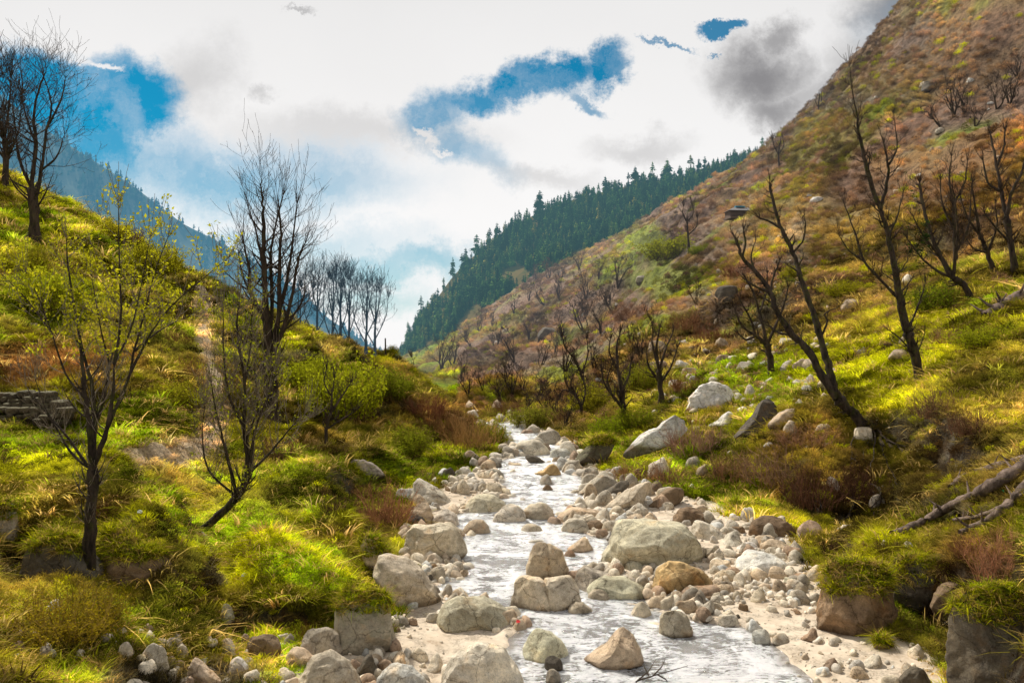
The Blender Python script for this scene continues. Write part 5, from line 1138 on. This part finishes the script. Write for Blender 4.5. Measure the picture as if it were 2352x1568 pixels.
# dry stone wall
g0, g1 = hit(-30, 975, 20), hit(150, 968, 20); rnd = random.Random(4); root = empty('dry_stone_wall', g0); D_ = (g0.y+g1.y)/2; px = D_/F; VV, FF = [], []
icV, icF = ico(2)
for row in range(6):
    xx = -40+rnd.uniform(0,15)
    while xx < 150-row*6:
        w = rnd.uniform(12,34); hh_ = rnd.uniform(13,19); c = P(xx+w/2, 968-row*12+rnd.uniform(-4,4), D_+.1*row+rnd.uniform(-.12,.12)); s_ = np.array([w*px*.56, .32, hh_*px*.58])
        X = np.sign(icV)*np.abs(icV)**.55*s_*(1+rnd.uniform(-.08,.08)); X = X+rng.normal(0,.006,X.shape); b = len(VV)
        VV += [tuple(Vector(v)+c-g0) for v in X]; FF += [tuple(q+b for q in f) for f in icF]; xx += w
o = link('stone_courses', mesh_np('stone_courses', VV, FF, False), M['rock'], root); o.color = (.11,.085,.055,.55)
tag(root, 'low dark dry stone wall holding up the ploughed patch at the left edge', 'stone wall')

# hut
def boxm(bm, c, s):
    r = bmesh.ops.create_cube(bm, size=1); bmesh.ops.scale(bm, verts=r['verts'], vec=s); bmesh.ops.translate(bm, verts=r['verts'], vec=c)
def bobj(name, boxes, mat, par, rot=None):
    bm = bmesh.new()
    for c, s in boxes: boxm(bm, c, s)
    me = bpy.data.meshes.new(name); bm.to_mesh(me); bm.free(); o = link(name, me, mat, par)
    if rot: o.rotation_euler = rot
    return o
g = hit(1700, 503); u_ = g.y/F; hut = empty('wooden_hut', g+Vector((0,0,.1))); hut.rotation_euler = (0,0,.15)
W_ = 66*u_; wood = mat_plain('old_timber', (.13,.085,.06), .9, .4, 6, HZ); slate = mat_plain('slate_roof', (.16,.15,.15), .8, .3, 5, HZ); tarpm = mat_plain('blue_tarp', (.02,.28,.42), .5, .1, 5, HZ)
bobj('wall', [((0,0,W_*.13),(W_*.92,W_*.45,W_*.22))], wood, hut)
for s_ in np.linspace(-.44,.44,8): bobj('post', [((W_*s_,-W_*.27,W_*.13),(W_*.018,W_*.02,W_*.26))], wood, hut)
bobj('platform', [((0,-W_*.05,-W_*.02),(W_*1.0,W_*.6,W_*.05))], wood, hut)
bobj('railing', [((0,-W_*.29,W_*.09),(W_*.96,W_*.015,W_*.025))], wood, hut)
rf = mesh_np('roof', [(-W_*.55,-W_*.36,W_*.22),(W_*.55,-W_*.36,W_*.22),(W_*.5,W_*.36,W_*.22),(-W_*.5,W_*.36,W_*.22),(-W_*.22,0,W_*.38),(W_*.32,0,W_*.38)], [(0,1,5,4),(2,3,4,5),(1,2,5,5),(3,0,4,4)][:2]+[], False)
ro = link('roof', rf, slate, hut); 
re = link('gable', mesh_np('gable', [(-W_*.55,-W_*.36,W_*.22),(-W_*.5,W_*.36,W_*.22),(-W_*.22,0,W_*.38),(W_*.55,-W_*.36,W_*.22),(W_*.5,W_*.36,W_*.22),(W_*.32,0,W_*.38)], [(0,1,2),(3,4,5)], False), slate, hut)
bobj('tarp', [((-W_*.02,-W_*.02,W_*.40),(W_*.34,W_*.14,W_*.035))], tarpm, hut)
tag(hut, 'small dark wooden hut with slate roof and blue tarp on the right hillside', 'hut')
# pole
g = Vector(((885-CX)/F*60, 60, float(height((885-CX)/F*60, 60)))); T1 = Tubes(); T1.add([Vector((0,0,-.3)), Vector((.02,0,1.6)), Vector((0,0,3.0))], [.07,.065,.05], 8)
tag(link('wooden_pole', T1.build('pole'), M['bark'], loc=g), 'thin upright wooden pole on the crest of the left bank right of the feathery trees', 'pole')
# scraps
def scrap(px, py, w, colr, label, D=None):
    g = hit(px, py) if D is None else P(px, py, D); s_ = w*g.y/F; rnd = random.Random(px); n_ = 7; V = []; Fq = []
    for a in range(n_):
        for b in range(n_): V.append(((a/(n_-1)-.5)*s_+rnd.gauss(0,.04)*s_, (b/(n_-1)-.5)*s_*.8, abs(rnd.gauss(0,.16))*s_+.03+.4*s_*b/(n_-1)))
    for a in range(n_-1):
        for b in range(n_-1): k = a*n_+b; Fq.append((k,k+n_,k+n_+1,k+1))
    o = link('litter_scrap', mesh_np('scrap', V, Fq, False), mat_plain('scrap_%d' % px, colr, .5, .1), loc=g+Vector((0,0,.04))); tag(o, label, 'litter')
scrap(468,1530,14,(.7,.7,.72),'crumpled white and blue scrap beside the tan angular stone'); scrap(65,1316,9,(.6,.07,.02),'small red scrap on the ground below the shadowed dark rock')
scrap(1190,1437,9,(.65,.02,.02),'small red scrap at the right tip of the broad flat pale green boulder', Dw(1437)-.2); scrap(73,700+428,9,(.7,.7,.7),'small white scrap on the turf at the left below the stone wall')
scrap(322,1186,11,(.75,.78,.8),'white scrap of litter on the green grass behind the dark foreground trunk'); scrap(561,1330,11,(.75,.78,.7),'pale wrapper lying on the bright green mound')
scrap(1975,1023,9,(.8,.8,.8),'white scrap below the root of the twin trunk tree'); scrap(2372,1138,7,(.02,.6,.15),'green scrap at the right edge') if False else None
scrap(2306,1137,8,(.05,.6,.15),'green scrap on the turf between the fallen logs'); scrap(1893,1346,6,(.6,.06,.03),'small red scrap left of the huge rust brown rock')
scrap(76,1070-299,8,(.05,.6,.2),'green scrap on the left slope above the ploughed patch')

# ------------------------------------------------------------------ sky, sun, camera
SE, SAZ = math.radians(50), math.radians(-38)     # azimuth from +Y, negative to the left
sd = Vector((math.sin(SAZ)*math.cos(SE), math.cos(SAZ)*math.cos(SE), math.sin(SE)))
sl = bpy.data.lights.new('sun', 'SUN'); sl.energy = 5.6; sl.angle = math.radians(1.2); sl.color = (1,.94,.83)
so = bpy.data.objects.new('sun', sl); COL.objects.link(so); so.rotation_euler = sd.to_track_quat('Z','Y').to_euler(); so.location = (0,0,80)
w = bpy.data.worlds.new('World'); SC.world = w; w.use_nodes = True; nt = w.node_tree; nt.nodes.clear(); L = nt.links
sky = N(nt, 'ShaderNodeTexSky'); sky.sky_type = 'NISHITA'; sky.sun_disc = False; sky.sun_elevation = SE; sky.sun_rotation = SAZ; sky.air_density = 1.0; sky.dust_density = .3; sky.ozone_density = 3
tc = N(nt, 'ShaderNodeTexCoord'); sp = N(nt, 'ShaderNodeSeparateXYZ'); L.new(tc.outputs['Generated'], sp.inputs[0])
ay = mth(nt, L, 'MAXIMUM', mth(nt, L, 'ABSOLUTE', sp.outputs[1]), .12)
qx = mth(nt, L, 'DIVIDE', sp.outputs[0], ay); qz = mth(nt, L, 'DIVIDE', sp.outputs[2], ay)
cv = N(nt, 'ShaderNodeCombineXYZ'); L.new(qx, cv.inputs[0]); L.new(qz, cv.inputs[1])
nw = noise(nt, L, cv.outputs[0], 5.5, 12, .70); nw2 = noise(nt, L, cv.outputs[0], 2.2, 5, .5, .3)
vs = N(nt, 'ShaderNodeVectorMath', operation='SUBTRACT'); L.new(nw.outputs['Color'], vs.inputs[0]); vs.inputs[1].default_value = (.5,.5,.5)
vm = N(nt, 'ShaderNodeVectorMath', operation='SCALE'); L.new(vs.outputs[0], vm.inputs[0]); vm.inputs['Scale'].default_value = .16
va = N(nt, 'ShaderNodeVectorMath', operation='ADD'); L.new(cv.outputs[0], va.inputs[0]); L.new(vm.outputs[0], va.inputs[1])
def ell(px, py, rx, ry, ang, wgt, hard=.35):
    mp = N(nt, 'ShaderNodeMapping', vector_type='TEXTURE'); mp.inputs['Location'].default_value = ((px-CX)/F, (CY-py)/F, 0)
    mp.inputs['Rotation'].default_value = (0,0,math.radians(ang)); mp.inputs['Scale'].default_value = (rx/F, ry/F, 1); L.new(va.outputs[0], mp.inputs[0])
    ln = N(nt, 'ShaderNodeVectorMath', operation='LENGTH'); L.new(mp.outputs[0], ln.inputs[0])
    mr = N(nt, 'ShaderNodeMapRange', interpolation_type='SMOOTHSTEP'); L.new(ln.outputs['Value'], mr.inputs[0]); mr.inputs[1].default_value = 1+hard*.5; mr.inputs[2].default_value = 1-hard; mr.inputs[3].default_value = 0; mr.inputs[4].default_value = wgt
    return mr.outputs[0]
def mx(lst):
    r = lst[0]
    for a in lst[1:]: r = mth(nt, L, 'MAXIMUM', r, a)
    return r
blue = mx([ell(10,190,140,95,0,1,.35), ell(290,235,175,125,-5,1,.32), ell(90,200,190,105,-12,1,.35), ell(150,300,240,100,-18,.95,.5), ell(230,380,360,100,-5,.75,.7), ell(560,430,380,85,0,.75,.9), ell(430,430,220,60,0,.7,.9),
  ell(1385,145,70,52,35,1,.45), ell(1240,180,160,48,14,1,.5), ell(1080,218,140,45,14,.95,.6), ell(985,265,90,62,25,.9,.7), ell(1060,345,140,50,-30,.65,.9), ell(1340,225,60,20,-20,.75,.6),
  ell(1665,52,58,26,5,.95,.3), ell(1530,86,60,9,-10,.8,.5), ell(1630,108,14,6,0,.7,.5), ell(900,605,260,46,0,.7,.9), ell(640,560,330,50,0,.5,.9), ell(870,680,140,45,0,.5,.9), ell(2080,60,120,70,0,.30,.9)])
hi = mx([ell(970,310,38,13,-35,1,.6), ell(1010,345,32,11,-25,1,.6), ell(250,160,50,13,-18,.95,.6), ell(200,135,50,16,-25,.8,.6)])
wz = noise(nt, L, va.outputs[0], 9, 8, .68, .5); wr_ = ramp(nt, [(.46,(0,0,0)), (.70,(.36,.36,.36))], wz.outputs[0], L)
blue = mth(nt, L, 'MULTIPLY', blue, mth(nt, L, 'SUBTRACT', 1.0, hi)); blue = mth(nt, L, 'MULTIPLY', blue, mth(nt, L, 'SUBTRACT', 1.0, wr_.outputs[0]))
dark = mx([ell(1750,165,140,85,0,.68,.95), ell(1790,75,60,45,30,.5,.9), ell(1800,235,100,55,0,.58,.95), ell(2040,20,110,70,0,.55,.9), ell(1880,210,130,70,30,.35,.9)])
dark2 = mx([ell(470,190,90,110,0,.2,.9), ell(600,210,35,25,0,.2,.8), ell(1460,345,110,40,0,.2,.9), ell(800,310,330,55,0,.16,.9), ell(1250,420,160,35,-8,.16,.9), ell(2000,180,130,130,0,.32,.9), ell(690,8,40,8,0,.3,.8)])
# cloud body: bright white lower down, a little greyer overhead
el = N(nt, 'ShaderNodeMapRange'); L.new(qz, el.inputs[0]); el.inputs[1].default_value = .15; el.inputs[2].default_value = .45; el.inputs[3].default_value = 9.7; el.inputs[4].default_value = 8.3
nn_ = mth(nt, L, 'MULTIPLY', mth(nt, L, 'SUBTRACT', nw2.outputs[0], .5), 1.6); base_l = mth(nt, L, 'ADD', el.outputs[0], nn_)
ov = N(nt, 'ShaderNodeMapRange', interpolation_type='SMOOTHSTEP'); L.new(sp.outputs[2], ov.inputs[0]); ov.inputs[1].default_value = .42; ov.inputs[2].default_value = .75; ov.inputs[3].default_value = 1; ov.inputs[4].default_value = .74   # cloud out of view overhead dimmed to strengthen the sun's contrast
bk = N(nt, 'ShaderNodeMapRange', interpolation_type='SMOOTHSTEP'); L.new(sp.outputs[1], bk.inputs[0]); bk.inputs[1].default_value = .1; bk.inputs[2].default_value = -.5; bk.inputs[3].default_value = 1; bk.inputs[4].default_value = .8   # unseen sky behind the viewer dimmed too, for the same contrast
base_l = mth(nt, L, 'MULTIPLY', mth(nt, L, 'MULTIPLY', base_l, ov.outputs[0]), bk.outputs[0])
dk = mth(nt, L, 'MAXIMUM', dark, dark2)
lum = mth(nt, L, 'MULTIPLY', base_l, mth(nt, L, 'SUBTRACT', 1.0, dk))
cc = N(nt, 'ShaderNodeVectorMath', operation='SCALE'); cc.inputs[0].default_value = (1.0,.99,.985); L.new(lum, cc.inputs['Scale'])
dcol = mix(nt, L, 'MIX', mth(nt, L, 'MULTIPLY', dk, .5), cc.outputs[0], (2.3,2.2,2.5))
bl_ = N(nt, 'ShaderNodeVectorMath', operation='MULTIPLY'); L.new(sky.outputs[0], bl_.inputs[0]); bl_.inputs[1].default_value = (.035,.60,.70)
skyc = mix(nt, L, 'MIX', blue, dcol, bl_.outputs[0])
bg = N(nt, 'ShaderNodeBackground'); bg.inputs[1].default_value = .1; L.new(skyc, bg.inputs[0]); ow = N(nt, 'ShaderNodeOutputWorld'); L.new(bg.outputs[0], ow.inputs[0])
w.cycles.sampling_method = 'MANUAL'; w.cycles.sample_map_resolution = 512

cam = bpy.data.cameras.new('camera'); co = bpy.data.objects.new('camera', cam); COL.objects.link(co); SC.camera = co
co.location = (0,0,H); co.rotation_euler = (math.radians(90),0,0); cam.sensor_width = 36; cam.lens = 36*F/2352; cam.clip_end = 8000; cam.clip_start = .1
SC.view_settings.view_transform = 'Standard'; SC.view_settings.look = 'None'; SC.view_settings.exposure = 0; SC.view_settings.gamma = 1
SC.cycles.use_adaptive_sampling = True; SC.cycles.adaptive_threshold = .03; SC.cycles.max_bounces = 6; SC.cycles.diffuse_bounces = 3; SC.cycles.transmission_bounces = 4; SC.cycles.glossy_bounces = 2; SC.cycles.use_denoising = True
